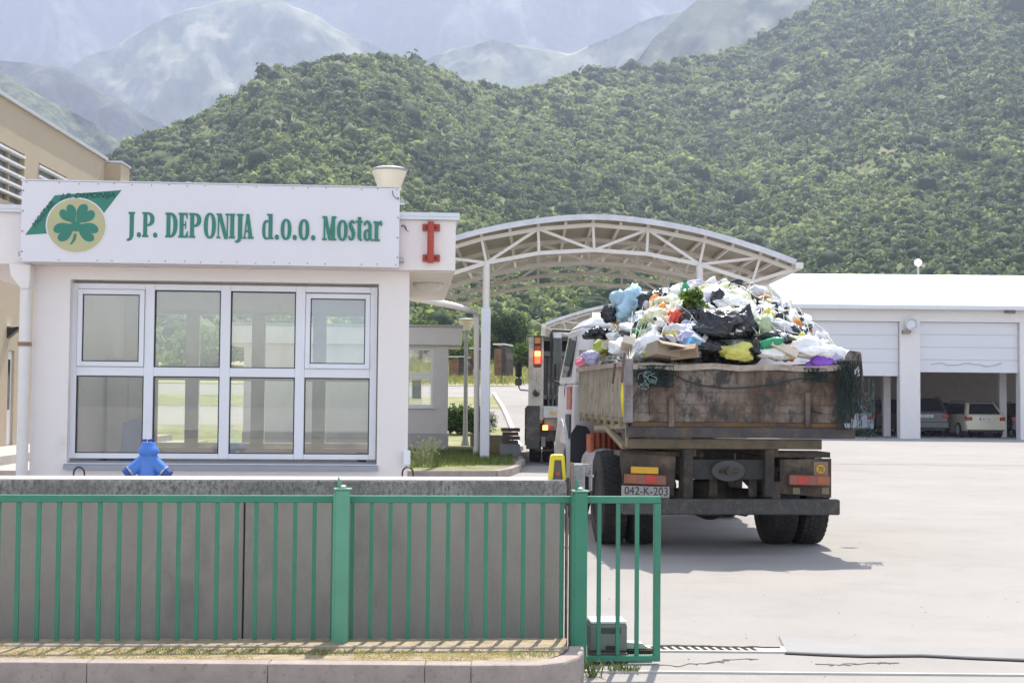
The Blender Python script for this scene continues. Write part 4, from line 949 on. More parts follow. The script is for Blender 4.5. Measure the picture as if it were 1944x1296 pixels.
q = MB(); q.prism([(kp(-700, 7.4).x, 7.42), (kp(1015, 7.4).x, 7.49)]+[(p.x-.02, p.y) for p in inn[3:]]+[(kp(1083, 8).x, 8.2), (kp(-700, 7.6).x, 7.9)], 0, zb-.006, 'xy')
o = q.build('soil_bed', dry_soil); tag(o, kind='structure')
q = MB(); q.hexa([(kp(-700, 7.76).x, 7.74, 0), (kp(1083, 7.85).x, 7.84, 0), (kp(1083, 7.9).x, 7.87, 0), (kp(-700, 7.8).x, 7.775, 0)], [(kp(-700, 7.76).x, 7.74, zb+.006), (kp(1083, 7.85).x, 7.84, zb+.006), (kp(1083, 7.9).x, 7.87, zb+.006), (kp(-700, 7.8).x, 7.775, zb+.006)])
o = q.build('edging_strip', kerb_m, bevel=.006); tag(o, 'thin concrete edging strip at the foot of the gate', 'edging')
pts = []
for i in range(5200):
    px = random.uniform(-60, 1070); Y = random.uniform(7.44, 7.75); 
    if fbm(np.array(px/60.), np.array(Y*6), 3, 5) < -.12: continue
    pts.append(((px-CX)/FPX*Y, Y, zb-.007))
blades('dry_grass', pts, .022, .0022, straw, 'short dry straw grass in the kerb bed', 'grass', lean=1.3)
pts = []
for i in range(1500):
    px = random.gauss(random.choice([330, 480, 630, 1020]), 60); Y = random.uniform(7.6, 7.75)
    if px < 1060: pts.append(((px-CX)/FPX*Y, Y, zb-.007))
blades('green_grass', pts, .026, .002, grass_g, 'scattered green grass tufts in the kerb bed', 'grass', lean=1.0)
for px, py, n, h, lab in ((1126, 1284, 26, .11, 'green weed tuft at the rounded kerb end'), (1168, 1276, 20, .06, 'small green weed in front of the gate motor base'), (1198, 1276, 26, .05, 'low yellowish weed right of the small one before the gate'), (728, 903, 16, .06, 'tiny weed behind the far end of the wall')):
    if py < 1000: continue
    b = G(px, py); q = MB()
    for k in range(n):
        an = random.uniform(0, 6.28); l = h*random.uniform(.5, 1.2); sp = l*random.uniform(.2, .9); t = Vector((math.cos(an)*sp, math.sin(an)*sp, l)); s_ = Vector((-math.sin(an), math.cos(an), 0))*.004; o_ = Vector((random.uniform(-.05, .05), random.uniform(-.02, .02), 0))
        q.add([o_-s_, o_+s_, o_+t*.6+s_*1.5, o_+t, o_+t*.6-s_*1.5], [(0, 1, 2, 3, 4)])
    o = q.build('weed', mat('weed_green', (.16, .22, .05), .8, var=.3)); o.location = b; tag(o, lab, 'weed', 'weeds by the gate')
# drain channel, broken slabs
dr = fempty('drain_channel', Fr(0, 0), 'slotted concrete drain channel crossing the driveway right of the gate', 'drain')
y0 = G(1250, 1237).y; q = MB(); x0 = G(1118, 1237).x; x1 = G(1560, 1237).x
q.box(x0, x1, y0-.01, y0+.17, .0, .012); q.build('frame', mat('drain_concrete', (.5, .47, .43), .9, var=.15), dr)
q = MB(); xx = x0+.05
while xx < G(1445, 1237).x: q.add([(xx, y0+.02, .0135), (xx+.028, y0+.02, .0135), (xx+.008, y0+.13, .0135), (xx-.02, y0+.13, .0135)], [(0, 1, 2, 3)]); xx += .052
q.build('slots', mat('slot_dark', (.02, .018, .016), 1), dr)
seam = MB(); a0_ = G(1250, 1229); 
pr = None
for k in range(15):
    px = 1250+k*16.5; p = G(px, 1228.5+random.uniform(-1, 1)+k*.25); p.z = .014
    if pr is not None: seam.bar(pr, p, .02+random.random()*.02, .006)
    pr = p
o = seam.build('broken_seam', mat('crack_dark', (.07, .055, .045), 1)); tag(o, 'dark broken seam running along the drain channel', 'crack')
plate_m = mat('patch_slab', (.27, .262, .255), .9, var=.06, scale=2, bump=.2)
pp = [G(1478, 1209), G(1600, 1224), G(1700, 1230), G(2150, 1236), G(2150, 1262), G(1850, 1250), G(1750, 1245), G(1640, 1246), G(1560, 1243), G(1492, 1240)]
q = MB(); q.prism([(p.x, p.y) for p in pp], .0, .014, 'xy'); o = q.build('raised_slab', plate_m, bevel=.006); tag(o, 'raised grey concrete slab with a dark broken edge across the driveway', 'slab')
q = MB(); ed = [G(1490, 1241.5), G(1560, 1245), G(1640, 1248), G(1750, 1247), G(1850, 1252), G(2150, 1264)]
for a_, b_ in zip(ed[:-1], ed[1:]):
    q.bar(a_+Vector((0, .004, .004)), b_+Vector((0, .004, .004)), .022, .006)
o = q.build('slab_gap', mat('slot_dark', (.02, .018, .016), 1)); tag(o, 'dark gap along the near edge of the raised slab', 'crack')

q = MB()
for i in range(110):
    px = random.uniform(1130, 2000); py = random.uniform(880, 1290); p = G(px, py); r_ = random.uniform(.003, .009)
    q.add([p+Vector((r_*math.cos(t*1.26+i)*random.uniform(.6, 1.2), r_*math.sin(t*1.26+i), .001)) for t in range(5)]+[p+Vector((0, 0, r_*.7))], [(0, 1, 5), (1, 2, 5), (2, 3, 5), (3, 4, 5), (4, 0, 5)])
o = q.build('grit', mat('grit_dark', (.17, .16, .145), .95, var=.4)); tag(o, 'small stones and grit scattered over the yard', 'grit', kind='stuff')
def hairline(a_, b_, lab, wdt=.012):
    q = MB(); pr = None; n = 26
    for k in range(n+1):
        p = a_.lerp(b_, k/n)+Vector((random.uniform(-.05, .05), random.uniform(-.04, .04), .003))
        if pr is not None: q.bar(pr, p, wdt*random.uniform(.4, 1.2), .002)
        pr = p
    o = q.build('hairline_crack', mat('hairline', (.16, .145, .13), 1)); tag(o, lab, 'crack')
hairline(G(1560, 880), G(1990, 884), 'faint crack across the far part of the yard near the garage', .03)
hairline(G(1270, 1265), G(1430, 1250), 'short crack just below the drain channel')
hairline(G(1560, 1262), G(1700, 1258), 'small crooked crack below the raised slab')

# ================================================================== CANOPIES
CN = Fr(*(P(1128, 755, 32).xy), -1.0)
def hc(px, py, v=0): return CN.hit(px, py, v)
top_n = [hc(*p) for p in ((1126, 427), (1230, 436), (1338, 457), (1443, 489), (1505, 512))]
bot_n = [hc(*p) for p in ((1128, 475), (1228, 482), (1328, 502), (1428, 535))]
cx0 = top_n[0].x
def mir(p): return Vector((2*cx0-p.x, p.y, p.z))
# average left/right heights
TOP = [mir(p) for p in top_n[:0:-1]]+top_n
BOT = [mir(p) for p in bot_n[:0:-1]]+bot_n
def canopy(e, vs, roof_extra=1.0):
    def truss(v):
        q = MB(); V = Vector((0, v, 0))
        for a_, b_ in zip(TOP[:-1], TOP[1:]): q.bar(a_+V, b_+V, .09, .09)
        for a_, b_ in zip(BOT[:-1], BOT[1:]): q.bar(a_+V, b_+V, .09, .09)
        n = len(BOT)                      # 7 bottom, 9 top
        for i in range(n): q.bar(BOT[i]+V, TOP[i+1]+V, .06, .06)
        q.bar(BOT[0]+V, TOP[0]+V, .08, .08); q.bar(BOT[-1]+V, TOP[-1]+V, .08, .08)
        q.bar(BOT[1]+V, TOP[3]+V, .065, .065); q.bar(TOP[3]+V, BOT[3]+V, .065, .065); q.bar(BOT[3]+V, TOP[5]+V, .065, .065); q.bar(TOP[5]+V, BOT[5]+V, .065, .065)
        q.bar(BOT[5]+V, TOP[7]+V, .065, .065); q.bar(BOT[1]+V, TOP[1]+V, .065, .065)
        q.build('truss', white_steel, e)
    for v in vs: truss(v)
    q = MB()
    fine = []
    for a_, b_ in zip(TOP[:-1], TOP[1:]):
        for k in range(2): fine.append(a_.lerp(b_, k/2))
    fine.append(TOP[-1])
    for p in fine: q.bar(p+Vector((0, vs[0]-.1, .08)), p+Vector((0, vs[-1]+.2, .08)), .07, .07)
    q.build('purlin', white_steel, e)
    # corrugated roof sheet with fascia
    q = MB(); path = []
    for i in range(len(TOP)-1):
        for k in range(4):
            t = k/4
            p0 = TOP[max(i-1, 0)]; p1 = TOP[i]; p2 = TOP[i+1]; p3 = TOP[min(i+2, len(TOP)-1)]
            path.append(.5*((2*p1)+(p2-p0)*t+(2*p0-5*p1+4*p2-p3)*t*t+(3*p1-3*p2+p3-p0)*t**3))
    path.append(TOP[-1].copy())
    v0, v1 = vs[0]-.35, vs[-1]+.35; nv = int((v1-v0)/.1)
    vv = []; 
    for i, p in enumerate(path):
        for j in range(nv+1): vv.append((p.x, v0+(v1-v0)*j/nv, p.z+.13+(.02 if j % 2 else 0)))
    ff = [(i*(nv+1)+j, (i+1)*(nv+1)+j, (i+1)*(nv+1)+j+1, i*(nv+1)+j+1) for i in range(len(path)-1) for j in range(nv)]
    q.add(vv, ff); q.build('roof_sheet', tin, e)
    for v in (v0-.02, v1+.02):
        q = MB()
        for a_, b_ in zip(path[:-1], path[1:]): q.bar(a_+Vector((0, v, .14)), b_+Vector((0, v, .14)), .03, .13)
        q.build('fascia', mat('fascia_pale', (.62, .62, .66), .4), e)
    for p, sgn in ((TOP[0], -1), (TOP[-1], 1)):
        q = MB(); q.box(p.x+min(0, sgn*.18), p.x+max(0, sgn*.18), v0, v1, p.z+.0, p.z+.14); q.build('gutter', white_steel, e)
ca = fempty('truck_canopy', CN, 'near arched white truss canopy over the truck lane', 'canopy', 'arched truss canopies')
canopy(ca, [0, 3.0, 6.2, 9.4])
for side in (1, 5):
    for v in ((0,) if side == 1 else (0, 9.4)):
        p = BOT[side]; lo = hc(923, 585).z; q = MB()
        q.tube([(p.x, v, lo), (p.x, v, p.z)], .085, 12); qo = q.build('column', white_steel, ca, smooth='auto')
        q = MB(); q.box(p.x-.11, p.x+.11, v-.11, v+.11, 0, lo-.002); q.build('column_base', mat('column_white', (.72, .71, .76), .5, var=.03), qo, bevel=.01)
C2 = Fr(*(P(1240, 755, 60).xy), -1.0)
cb = fempty('truck_canopy', C2, 'far arched canopy seen above the garbage truck', 'canopy', 'arched truss canopies')
canopy(cb, [0, 4, 8])
for side in (1, 5):
    for v in (0, 8):
        p = BOT[side]; q = MB(); q.box(p.x-.1, p.x+.1, v-.1, v+.1, 0, p.z); q.build('column', white_steel, cb)
# rain pipe near the left column
rp = MB(); a_ = P(790, 566, 24); 
rp.tube([P(770, 561, 22), P(800, 567, 24), P(860, 580, 29), P(898, 590, 33.5)], .07, 10)
rp.tube([P(904, 598, 34), P(905, 700, 34), P(905, 845, 34), P(903, 862, 34), P(893, 868, 34)], .07, 10)
rp.tube([P(896, 589, 33.4), P(903, 592, 33.9), P(904, 600, 34)], .075, 10)
o = rp.build('rain_pipe', white_steel, smooth='auto'); tag(o, 'bent white rain pipe left of the canopy column', 'pipe')
# street lamps with funnel heads
lamp_grey = mat('lamp_grey', (.33, .33, .34), .5, metal=.1, var=.06)
def street_lamp(px, Y, head_py, lab, d, base=0.0, ball=False):
    x = (px-CX)/FPX*Y; z = P(px, head_py, Y).z; e = empty('street_lamp', (x, Y, base), 0, lab, 'street lamp', 'funnel street lamps' if not ball else None)
    q = MB(); q.tube([(0, 0, 0), (0, 0, .25), (0, 0, .9), (0, 0, z-base-.35)], [.14, .085, .07, .055], 12); q.build('pole', lamp_grey, e, smooth='auto')
    h = z-base
    if ball:
        q = MB(); q.lathe([(.05, h-.4), (.16, h-.32), (.21, h-.2), (.16, h-.07), (.01, h)], n=16); q.build('globe', pvc, e, smooth=True)
    else:
        q = MB(); q.lathe([(d*.26, h-.35), (d*.3, h-.3), (d*.5, h-.03), (d*.48, h-.03), (d*.28, h-.29)], n=28); q.build('diffuser', mat('funnel_cream', (.68, .62, .48), .4, var=.05), e, smooth='auto')
        q = MB(); q.lathe([(d*.5, h-.028), (d*.53, h-.02), (d*.53, h), (d*.4, h+.025), (.01, h+.04)], n=28); q.build('lamp_cap', lamp_grey, e, smooth='auto')
street_lamp(735, 19.5, 322, 'street lamp with cream funnel head rising above the company sign', .5)
street_lamp(885, 43, 606, 'grey street lamp with small funnel head right of the far kiosk', .5)
street_lamp(1744, 68, 491, 'pale globe street lamp behind the garage roof', .5, 0, True)
# board stack and block by the column
q = MB(); bp = G(968, 882)
bk = empty('board_stack', (bp.x, bp.y+1.5, 0), R(5), 'dark boards piled on a grey block at the island corner', 'board stack')
q = MB(); q.box(-.22, .24, 0, .45, 0, .42); q.build('block', mat('block_grey', (.27, .28, .3), .9), bk)
q = MB(); 
for k in range(4): q.box(-.16-.03*(k % 2), .2+.04*(k % 2), .02, .42, .425+k*.1, .505+k*.1)
q.build('board', mat('board_dark', (.13, .09, .08), .9), bk)
pb = G(945, 878); e = empty('planter_box', (pb.x-.1, pb.y+2, .1), R(4), 'low brown wooden box beside the canopy column', 'box')
q = MB(); q.box(-.45, .4, 0, .5, 0, .2); q.build('lower_plank', mat('plank_brown', (.3, .19, .12), .9), e)
q = MB(); q.box(-.6, .38, .02, .5, .203, .48); q.build('upper_plank', mat('plank_olive', (.27, .22, .13), .9), e)

# ================================================================== GARAGE
GX0 = P(1500, 700, 55).x; e_z = P(1700, 580, 55).z; ridge_z = P(1700, 521, 61.5).z; W_ = 34; DG = 13
ga_ = empty('garage', (GX0, 55, 0), 0, 'long white vehicle garage with half open roller doors', 'garage')
def hgz(py): return P(1700, py, 55).z
def gxx(px): return P(px, 700, 55).x-GX0
dtop = hgz(610); bays = [(gxx(1519), gxx(1709)), (gxx(1747), gxx(1937)), (gxx(1975), gxx(2165)), (gxx(2203), gxx(2393))]
b = MB(); gw = mat('garage_white', (.74, .71, .70), .85, var=.03)
prev = 0
for a_, c_ in bays: b.box(prev, a_, 0, .5, 0, dtop); prev = c_
b.box(prev, W_, 0, .5, 0, dtop); b.box(0, W_, 0, .5, dtop+.001, e_z)
b.box(0, .3, .5, DG, 0, e_z); b.box(0, W_, DG, DG+.3, 0, e_z)
b.build('wall', gw, ga_)
g_ = MB(); g_.prism([(0, e_z+.002), (DG, e_z+.002), (6.5, ridge_z-.02)], 0, .3, 'yz'); g_.build('gable', gw, ga_)
r_ = MB(); r_.add([(-.15, -.3, e_z+.02), (W_, -.3, e_z+.02), (W_, 6.5, ridge_z), (-.15, 6.5, ridge_z), (-.15, DG+.4, e_z+.02), (W_, DG+.4, e_z+.02),
    (-.15, -.3, e_z-.06), (W_, -.3, e_z-.06), (W_, 6.5, ridge_z-.1), (-.15, 6.5, ridge_z-.1), (-.15, DG+.4, e_z-.06), (W_, DG+.4, e_z-.06)],
    [(0, 1, 2, 3), (3, 2, 5, 4), (6, 9, 8, 7), (9, 10, 11, 8), (0, 6, 7, 1), (4, 5, 11, 10), (0, 3, 9, 6), (3, 4, 10, 9)])
ro = r_.build('roof', mat('garage_roof_white', (.82, .82, .82), .5, var=.02), ga_)
q = MB(); q.box(-.1, W_, -.42, -.305, e_z-.16, e_z-.02); q.build('gutter', cap_metal, ro)
q = MB(); q.tube([(-.12, -.36, e_z-.15), (-.12, -.06, e_z-.5), (-.12, -.06, 0)], .06, 10); q.build('downpipe', cap_metal, ga_)
for i, ((a_, c_), py) in enumerate(zip(bays, (714, 706, 715, 640))):
    zb_ = hgz(py); d_ = MB(); n_ = 4; hh_ = (dtop-zb_)/n_
    for k in range(n_): d_.box(a_+.02, c_-.02, .2, .25, zb_+hh_*k+.012, zb_+hh_*(k+1)-.012)
    d_.box(a_+.02, c_-.02, .23, .24, zb_+.012, dtop-.02)
    do = d_.build('roller_door', mat('door_white', (.68, .68, .72), .5, var=.02, scale=.5), ga_, bevel=.01)
    if i == 1:
        s_ = MB(); v = []
        for k in range(14): v.append((a_+.5+k*.22, zb_+.33+math.sin(k*1.1)*.05+random.uniform(-.03, .03)))
        for p, q_ in zip(v[:-1], v[1:]): s_.bar((p[0], .193, p[1]), (q_[0], .193, q_[1]), .006, .05)
        s_.build('scuff', mat('scuff_grey', (.48, .46, .45), .8), do)
ins = mat('garage_inside', (.62, .55, .49), .95, var=.08)
q = MB(); q.box(.31, W_-.01, DG-.06, DG-.003, .01, e_z-.1); q.build('inner_wall', ins, ga_)
q = MB(); q.box(.31, W_-.01, .55, DG-.1, e_z-.5, e_z-.4); q.build('ceiling', ins, ga_)
for px in (1684, 1904, 2110):
    x = P(px, 700, 58).x-GX0; q = MB(); q.box(x-.15, x+.15, 3, 3.3, 0, e_z-.55); q.build('column', grey_w, ga_)
fx = P(1731, 615, 54.8); e = empty('flood_light', (fx.x, 54.9, fx.z), 0, 'round grey floodlight on the garage pillar', 'flood light')
q = MB(); q.lathe([(.05, 0), (.2, -.02), (.26, -.16), (.23, -.16), (.16, -.05)], (0, 0, 0), axis='y', n=18); q.build('reflector', cap_metal, e, smooth='auto')
q = MB(); q.box(-.35, -.05, -.14, .08, -.38, -.24); q.build('gear_box', mat('brown_box', (.25, .2, .17), .7), e)
q = MB(); q.tube([(0, .1, -.3), (0, 0, -.05)], .03); q.build('bracket', dark_steel, e)
ax_ = P(1917, 590, 54.95); q = MB(); q.box(-.2, .2, -.12, .05, -.1, .1); q.box(-.15, .15, -.2, -.122, -.06, .06)
o = q.build('alarm_box', mat('brown_box', (.25, .2, .17), .7), bevel=.02); o.location = ax_; tag(o, 'small brown box high on the garage front', 'alarm box')
tag(MB().box(GX0-2, GX0+W_, 53.2, 67, .0, .012).build('garage_apron', mat('apron', (.36, .35, .36), .9, var=.05)), kind='structure')

# ---- cars
def car_proto():
    e = empty('parked_car', (0, 0, 0), 0, 'x', 'car', 'cars parked in the garage')
    # length along +y (front away), rear at y=0, width x
    W = .88
    def ring(y, w_, zlo, zmid, ztop, tw): return [(-w_, y, zlo), (-w_, y, zmid), (-tw, y, ztop), (tw, y, ztop), (w_, y, zmid), (w_, y, zlo)]
    sect = [(0, .78, .35, .6, .9, .72), (.08, .86, .28, .65, .98, .78), (.9, .88, .25, .66, .97, .82), (2.4, .88, .25, .66, .95, .82), (3.3, .87, .25, .64, .93, .78), (4.2, .84, .28, .6, .82, .7), (4.55, .74, .32, .5, .68, .6)]
    q = MB(); v = []; f = []
    for s_ in sect: v += ring(*s_)
    for i in range(len(sect)-1):
        for k in range(6):
            k2 = (k+1) % 6; f.append((i*6+k, i*6+k2, (i+1)*6+k2, (i+1)*6+k))
    f.append(tuple(range(5, -1, -1))); f.append(tuple((len(sect)-1)*6+k for k in range(6)))
    q.add(v, f); return e, q
car_rub = rubber
def make_car(name, px, pyb, Y, ang, paint, lab, wagon=True, plate=True, sc_=1.0):
    x = (px-CX)/FPX*Y; e = empty(name, (x, Y, .014), R(ang), lab, 'car', 'cars parked in the garage'); e.scale = (sc_,)*3
    _, q = car_proto(); bpy.data.objects.remove(_)
    q.build('body', paint, e, bevel=.05, bseg=3, smooth='auto')
    q = MB(); zr = 1.45; zw = .93; y1 = 2.9 if wagon else 2.7; yr = .12 if wagon else .75
    bt = [(-.80, yr, zw), (.80, yr, zw), (.78, y1+.7, zw-.03), (-.78, y1+.7, zw-.03)]
    tp = [(-.60, yr+.42, zr), (.60, yr+.42, zr), (.58, y1-.25, zr-.03), (-.58, y1-.25, zr-.03)]
    q.hexa(bt, tp); q.build('cabin', paint, e, bevel=.06, bseg=3, smooth='auto')
    # glass
    def panel(a, b, c, d, nm, out, inset=.08):
        P_ = [Vector(p) for p in (a, b, c, d)]; cc = sum(P_, Vector())/4; n = (P_[1]-P_[0]).cross(P_[3]-P_[0]).normalized()
        P_ = [cc+(p-cc)*(1-inset*2)+n*out for p in P_]; m_ = MB(); m_.add(P_+[p-n*.02 for p in P_], [(0, 1, 2, 3), (7, 6, 5, 4), (0, 4, 5, 1), (1, 5, 6, 2), (2, 6, 7, 3), (3, 7, 4, 0)]); m_.build(nm, dark_glass, e)
    panel(bt[0], bt[1], tp[1], tp[0], 'rear_windscreen', .012)
    panel(bt[3], bt[0], tp[0], tp[3], 'side_window', .012); panel(bt[1], bt[2], tp[2], tp[1], 'side_window', .012)
    panel(bt[2], bt[3], tp[3], tp[2], 'windscreen', .012)
    for sx_ in (-1, 1):
        q = MB(); q.box(sx_*.7-.13, sx_*.7+.13, -.012, .25, .7, .87); q.build('tail_light', mat('tail_red', (.4, .02, .02), .2), e, bevel=.03, bseg=2)
        q = MB(); q.box(sx_*.95-.08, sx_*.95+.08, 2.75, 2.85, .93, 1.06); q.build('wing_mirror', paint, e, bevel=.02)
        for yy in (.75, 3.6):
            q = MB(); q.lathe([(.22, sx_*.82-.1), (.31, sx_*.82-.09), (.32, sx_*.82), (.31, sx_*.82+.09), (.22, sx_*.82+.1)], (0, yy, .31), axis='x', n=24); wo_ = q.build('wheel', rubber, e, smooth='auto')
            q = MB(); q.lathe([(.2, sx_*.82-.102), (.05, sx_*.82-.09), (.05, sx_*.82+.09), (.2, sx_*.82+.102)], (0, yy, .31), axis='x', n=16); q.build('rim', cap_metal, wo_)
    q = MB(); q.box(-.83, .83, -.05, .06, .32, .56); q.build('bumper', paint, e, bevel=.03, bseg=2)
    q = MB(); q.box(-.7, .7, -.052, .05, .24, .315); q.build('bumper_skirt', black, e)
    if plate:
        q = MB(); q.box(-.27, .27, -.02, .0, .72, .83); po = q.build('number_plate', mat('plate_white', (.7, .7, .75), .4), e)
        q = MB(); q.box(-.27, -.22, -.022, -.0205, .722, .828); q.build('plate_strip', mat('plate_blue', (.02, .05, .35), .4), po)
        t = text_mesh('047-T-103', .1, mat('plate_black', (.01, .01, .02), .5), po, (.02, -.022, .74), 0, .82, 0, 'plate_text')
    if wagon:
        for sx_ in (-1, 1):
            q = MB(); q.tube([(sx_*.56, .8, zr), (sx_*.56, .85, zr+.05), (sx_*.56, 2.4, zr+.04), (sx_*.56, 2.5, zr-.02)], .015, 6); q.build('roof_rail', dark_steel, e)
    return e
def paint(n, c): return mat('car_'+n, c, .25, metal=0, var=.02, coat=.6)
make_car('estate_car', 1872, 828, 57, 3, paint('beige', (.66, .62, .48)), 'pale beige estate car showing its rear and red tail lights', True)
make_car('silver_car', 1808, 828, 61.5, 10, paint('silvergreen', (.36, .36, .32)), 'grey saloon car behind and left of the beige estate', False)
make_car('dark_van', 1758, 828, 58, -12, paint('dark_blue', (.07, .08, .1)), 'dark grey blue estate car partly hidden by the garage pillar', True, True, 1.12)
make_car('green_car', 1702, 828, 61, -4, paint('olive', (.13, .13, .10)), 'dark olive car between the thin column and the garage pillar', True, False, 1.08)
make_car('black_car', 1958, 828, 58, 2, paint('black', (.02, .022, .03)), 'black car at the right edge of the picture', True, False)
make_car('light_blue_car', 1622, 828, 57.5, 4, paint('pale_blue', (.5, .54, .62)), 'pale blue car in the garage behind the truck corner net', False, False)

# ================================================================== TIPPER TRUCK
T = Fr(P(1392, 755, 14).x, 14, 5.0)
def ht(px, py, v=0): return T.hit(px, py, v)
tk_ = fempty('tipper_truck', T, 'old rusty tipper truck seen from behind, its open body heaped with rubbish', 'truck')
def TB(name, boxes, m, parent=None, bevel=0, **k):
    q = MB()
    for b_ in boxes: q.box(*b_)
    return q.build(name, m, parent or tk_, bevel=bevel, **k)
UL, UR = ht(1190, 740).x, ht(1606, 740).x
ztg, zbg = ht(1400, 692).z, ht(1400, 801).z
LB = 3.55
# tailgate with ribs and lip
tgm = MB(); nx = 24
tg = TB('tailgate', [(UL+.06, UR-.05, -.03, .02, zbg, ztg-.06)], rust_body)
lip = MB(); pts_ = []
for k in range(17):
    u_ = UL+.05+(UR-UL-.09)*k/16; pts_.append((u_, -.045, ztg-.03+.008*math.sin(k*1.3)+random.uniform(-.004, .004)))
for a_, b_ in zip(pts_[:-1], pts_[1:]): lip.bar(a_, b_, .085, .06)
lip.build('lip', mat('lip_metal', (.36, .31, .26), .7, var=.2, scale=8, stain=((.2, .1, .04), 10, .5, .7)), tg)
for (px, y0, y1) in ((1273, 755, 810), (1531, 745, 810)):
    u_ = ht(px, 780).x; TB('rib', [(u_-.03, u_+.025, -.07, -.031, ht(px, y1).z, ht(px, y0).z)], rust_body, tg, .006)
for py in (745, 768, 784): 
    z = ht(1400, py).z; TB('seam', [(UL+.08, UR-.07, -.036, -.0305, z-.003, z+.003)], mat('seam_brown', (.12, .085, .065), .9, var=.5, scale=3), tg)
for px in (1398, 1434):
    u_ = ht(px, 695).x; TB('stiffener', [(u_-.012, u_+.012, -.05, -.0305, ztg-.2, ztg-.07)], mud_steel, tg)
# corner posts
TB('corner_post', [(UL-.02, UL+.055, -.06, .06, zbg-.01, ztg+.05)], mat('post_grey', (.27, .25, .25), .8, var=.25, stain=((.12, .07, .05), 9, .5, .75), bump=.3), None, .006)
TB('corner_post', [(UR-.045, UR+.04, -.05, .06, zbg, ztg+.06)], rust_body, None, .006)
# wedge at the right corner, top of side panel
q = MB(); a_ = ht(1590, 690); b_ = ht(1612, 665); c_ = ht(1634, 668); d_ = ht(1630, 700)
q.prism([(a_.x, ztg-.03), (b_.x, b_.z), (c_.x, c_.z), (c_.x+.0, c_.z-.12), (b_.x, ztg-.1)], -.01, .03)
q.build('corner_wedge', rust_body, tk_, bevel=.004)
q = MB(); q.tube([ht(1632, 672, -.03), ht(1636, 720, -.03), ht(1630, 760, -.03)], .018, 7); q.tube([ht(1619, 700, -.05), ht(1618, 795, -.05)], .02, 7); q.build('hinge_rod', mat('rod_rust', (.14, .08, .06), .8, var=.3), tk_)
# side panels, front board, floor
sd_ = MB(); sd_.box(UL+.0, UL+.05, .061, LB, zbg-.02, ztg+.02); side = sd_.build('side_panel', rust_side, tk_, bevel=.004)
q = MB()
for k in range(7):
    v = .25+k*.5; q.box(UL-.035, UL-.001, v, v+.05, zbg-.06, zbg+.04)
q.box(UL-.02, UL-.001, .061, LB, zbg-.0, zbg+.012); q.build('side_ribs', mat('rib_mud', (.3, .25, .16), .85, var=.2), side)
q = MB(); q.box(UL-.045, UL-.0, .061, LB, ztg-.03, ztg+.02); q.build('top_rail', mat('lip_metal', (.36, .31, .26), .7), side)
TB('side_panel', [(UR-.045, UR+.005, .061, LB, zbg-.02, ztg+.05)], rust_side, None, .004)
TB('front_board', [(UL, UR, LB+.002, LB+.06, zbg-.02, ztg+.25)], rust_side)
TB('body_floor', [(UL+.052, UR-.05, .03, LB, zbg-.06, zbg)], mud_steel)
zb1 = ht(1400, 831).z
TB('dirt_ledge', [(UL+.05, UR-.03, -.045, .03, zbg-.05, zbg-.004)], mat('ledge_rust', (.13, .07, .03), .9, var=.3, scale=6, stain=((.05, .04, .03), 5, .45, .65)), None, .004)
TB('rear_beam', [(UL+.0, UR+.08, -.055, .05, zb1, zbg-.052)], mat('beam_grey', (.055, .05, .05), .75, var=.3, scale=5, stain=((.15, .095, .05), 4, .5, .72), stain2=((.13, .125, .12), 14, .58, .75), bump=.3), None, .008)
zb2 = ht(1400, 852).z; TB('sub_beam', [(UL+.02, ht(1560, 840).x, -.01, .08, zb2, zb1-.01)], mud_steel, None, .006)
TB('body_runner', [(-.5, -.36, .1, LB, zb2-.08, zb2+.02), ], mud_steel); TB('body_runner', [(.36, .5, .1, LB, zb2-.08, zb2+.02)], mud_steel)
q = MB()                                  # diagonal strut left under the side
a_ = ht(1153, 812, 1.2); b_ = ht(1186, 848, .3)
q.bar(a_, b_, .06, .05); q.bar(ht(1190, 812, .05), ht(1190, 848, .05), .03, .03); q.bar(ht(1130, 812, 2.2), ht(1190, 808, .1), .03, .05); q.build('strut', mat('rib_mud', (.3, .25, .16), .85), tk_)
# chassis
zc0, zc1 = .72, .98
for s_ in (-1, 1):
    TB('chassis_rail', [(s_*.43-.035, s_*.43+.035, .15, 5.3, zc0, zc1)], dark_steel)
    u_ = ht(1302 if s_ < 0 else 1455, 900, .15).x
    TB('frame_bracket', [(u_-.05, u_+.05, .02, .14, .58, 1.12)], dark_steel, None, .008)
TB('cross_member', [(-.42, .42, .1, .19, .76, .96)], mat('cross_dark', (.03, .03, .03), .7, var=.3, stain=((.06, .05, .04), 8, .5, .8)))
q = MB(); c_ = ht(1382, 893, .06); q.lathe([(.01, .02), (.17, .03), (.18, .06), (.16, .09)], (0, 0, 0), axis='y', n=28); 
hp = q.build('tow_plate', mat('hitch_grey', (.055, .053, .05), .6, var=.2), tk_, smooth='auto'); hp.location = (c_.x, .0, c_.z); hp.scale = (1, 1, .62)
q = MB(); q.tube([(c_.x, -.03, c_.z), (c_.x, .05, c_.z)], .04, 12); q.tube([(c_.x-.1, -.0, c_.z+.0), (c_.x+.1, -.0, c_.z+.0)], .018, 8); q.build('tow_jaw', dark_steel, tk_)
q = MB()
for a1, b1, r1 in (((1215, 845, .2), (1290, 870, .6), .03), ((1300, 868, .3), (1330, 862, .2), .028), ((1330, 862, .2), (1322, 872, .3), .04), ((1470, 890, .4), (1560, 880, .5), .035), ((1226, 855, .3), (1252, 848, .2), .025), ((1440, 860, .3), (1500, 838, .2), .03), ((1395, 860, .2), (1395, 885, .2), .012), ((1250, 858, .5), (1250, 900, .5), .03)):
    q.tube([ht(*a1), ht(*b1)], r1, 8)
q.build('linkage', mat('mud_link', (.10, .083, .063), .85, var=.3, bump=.4), tk_)
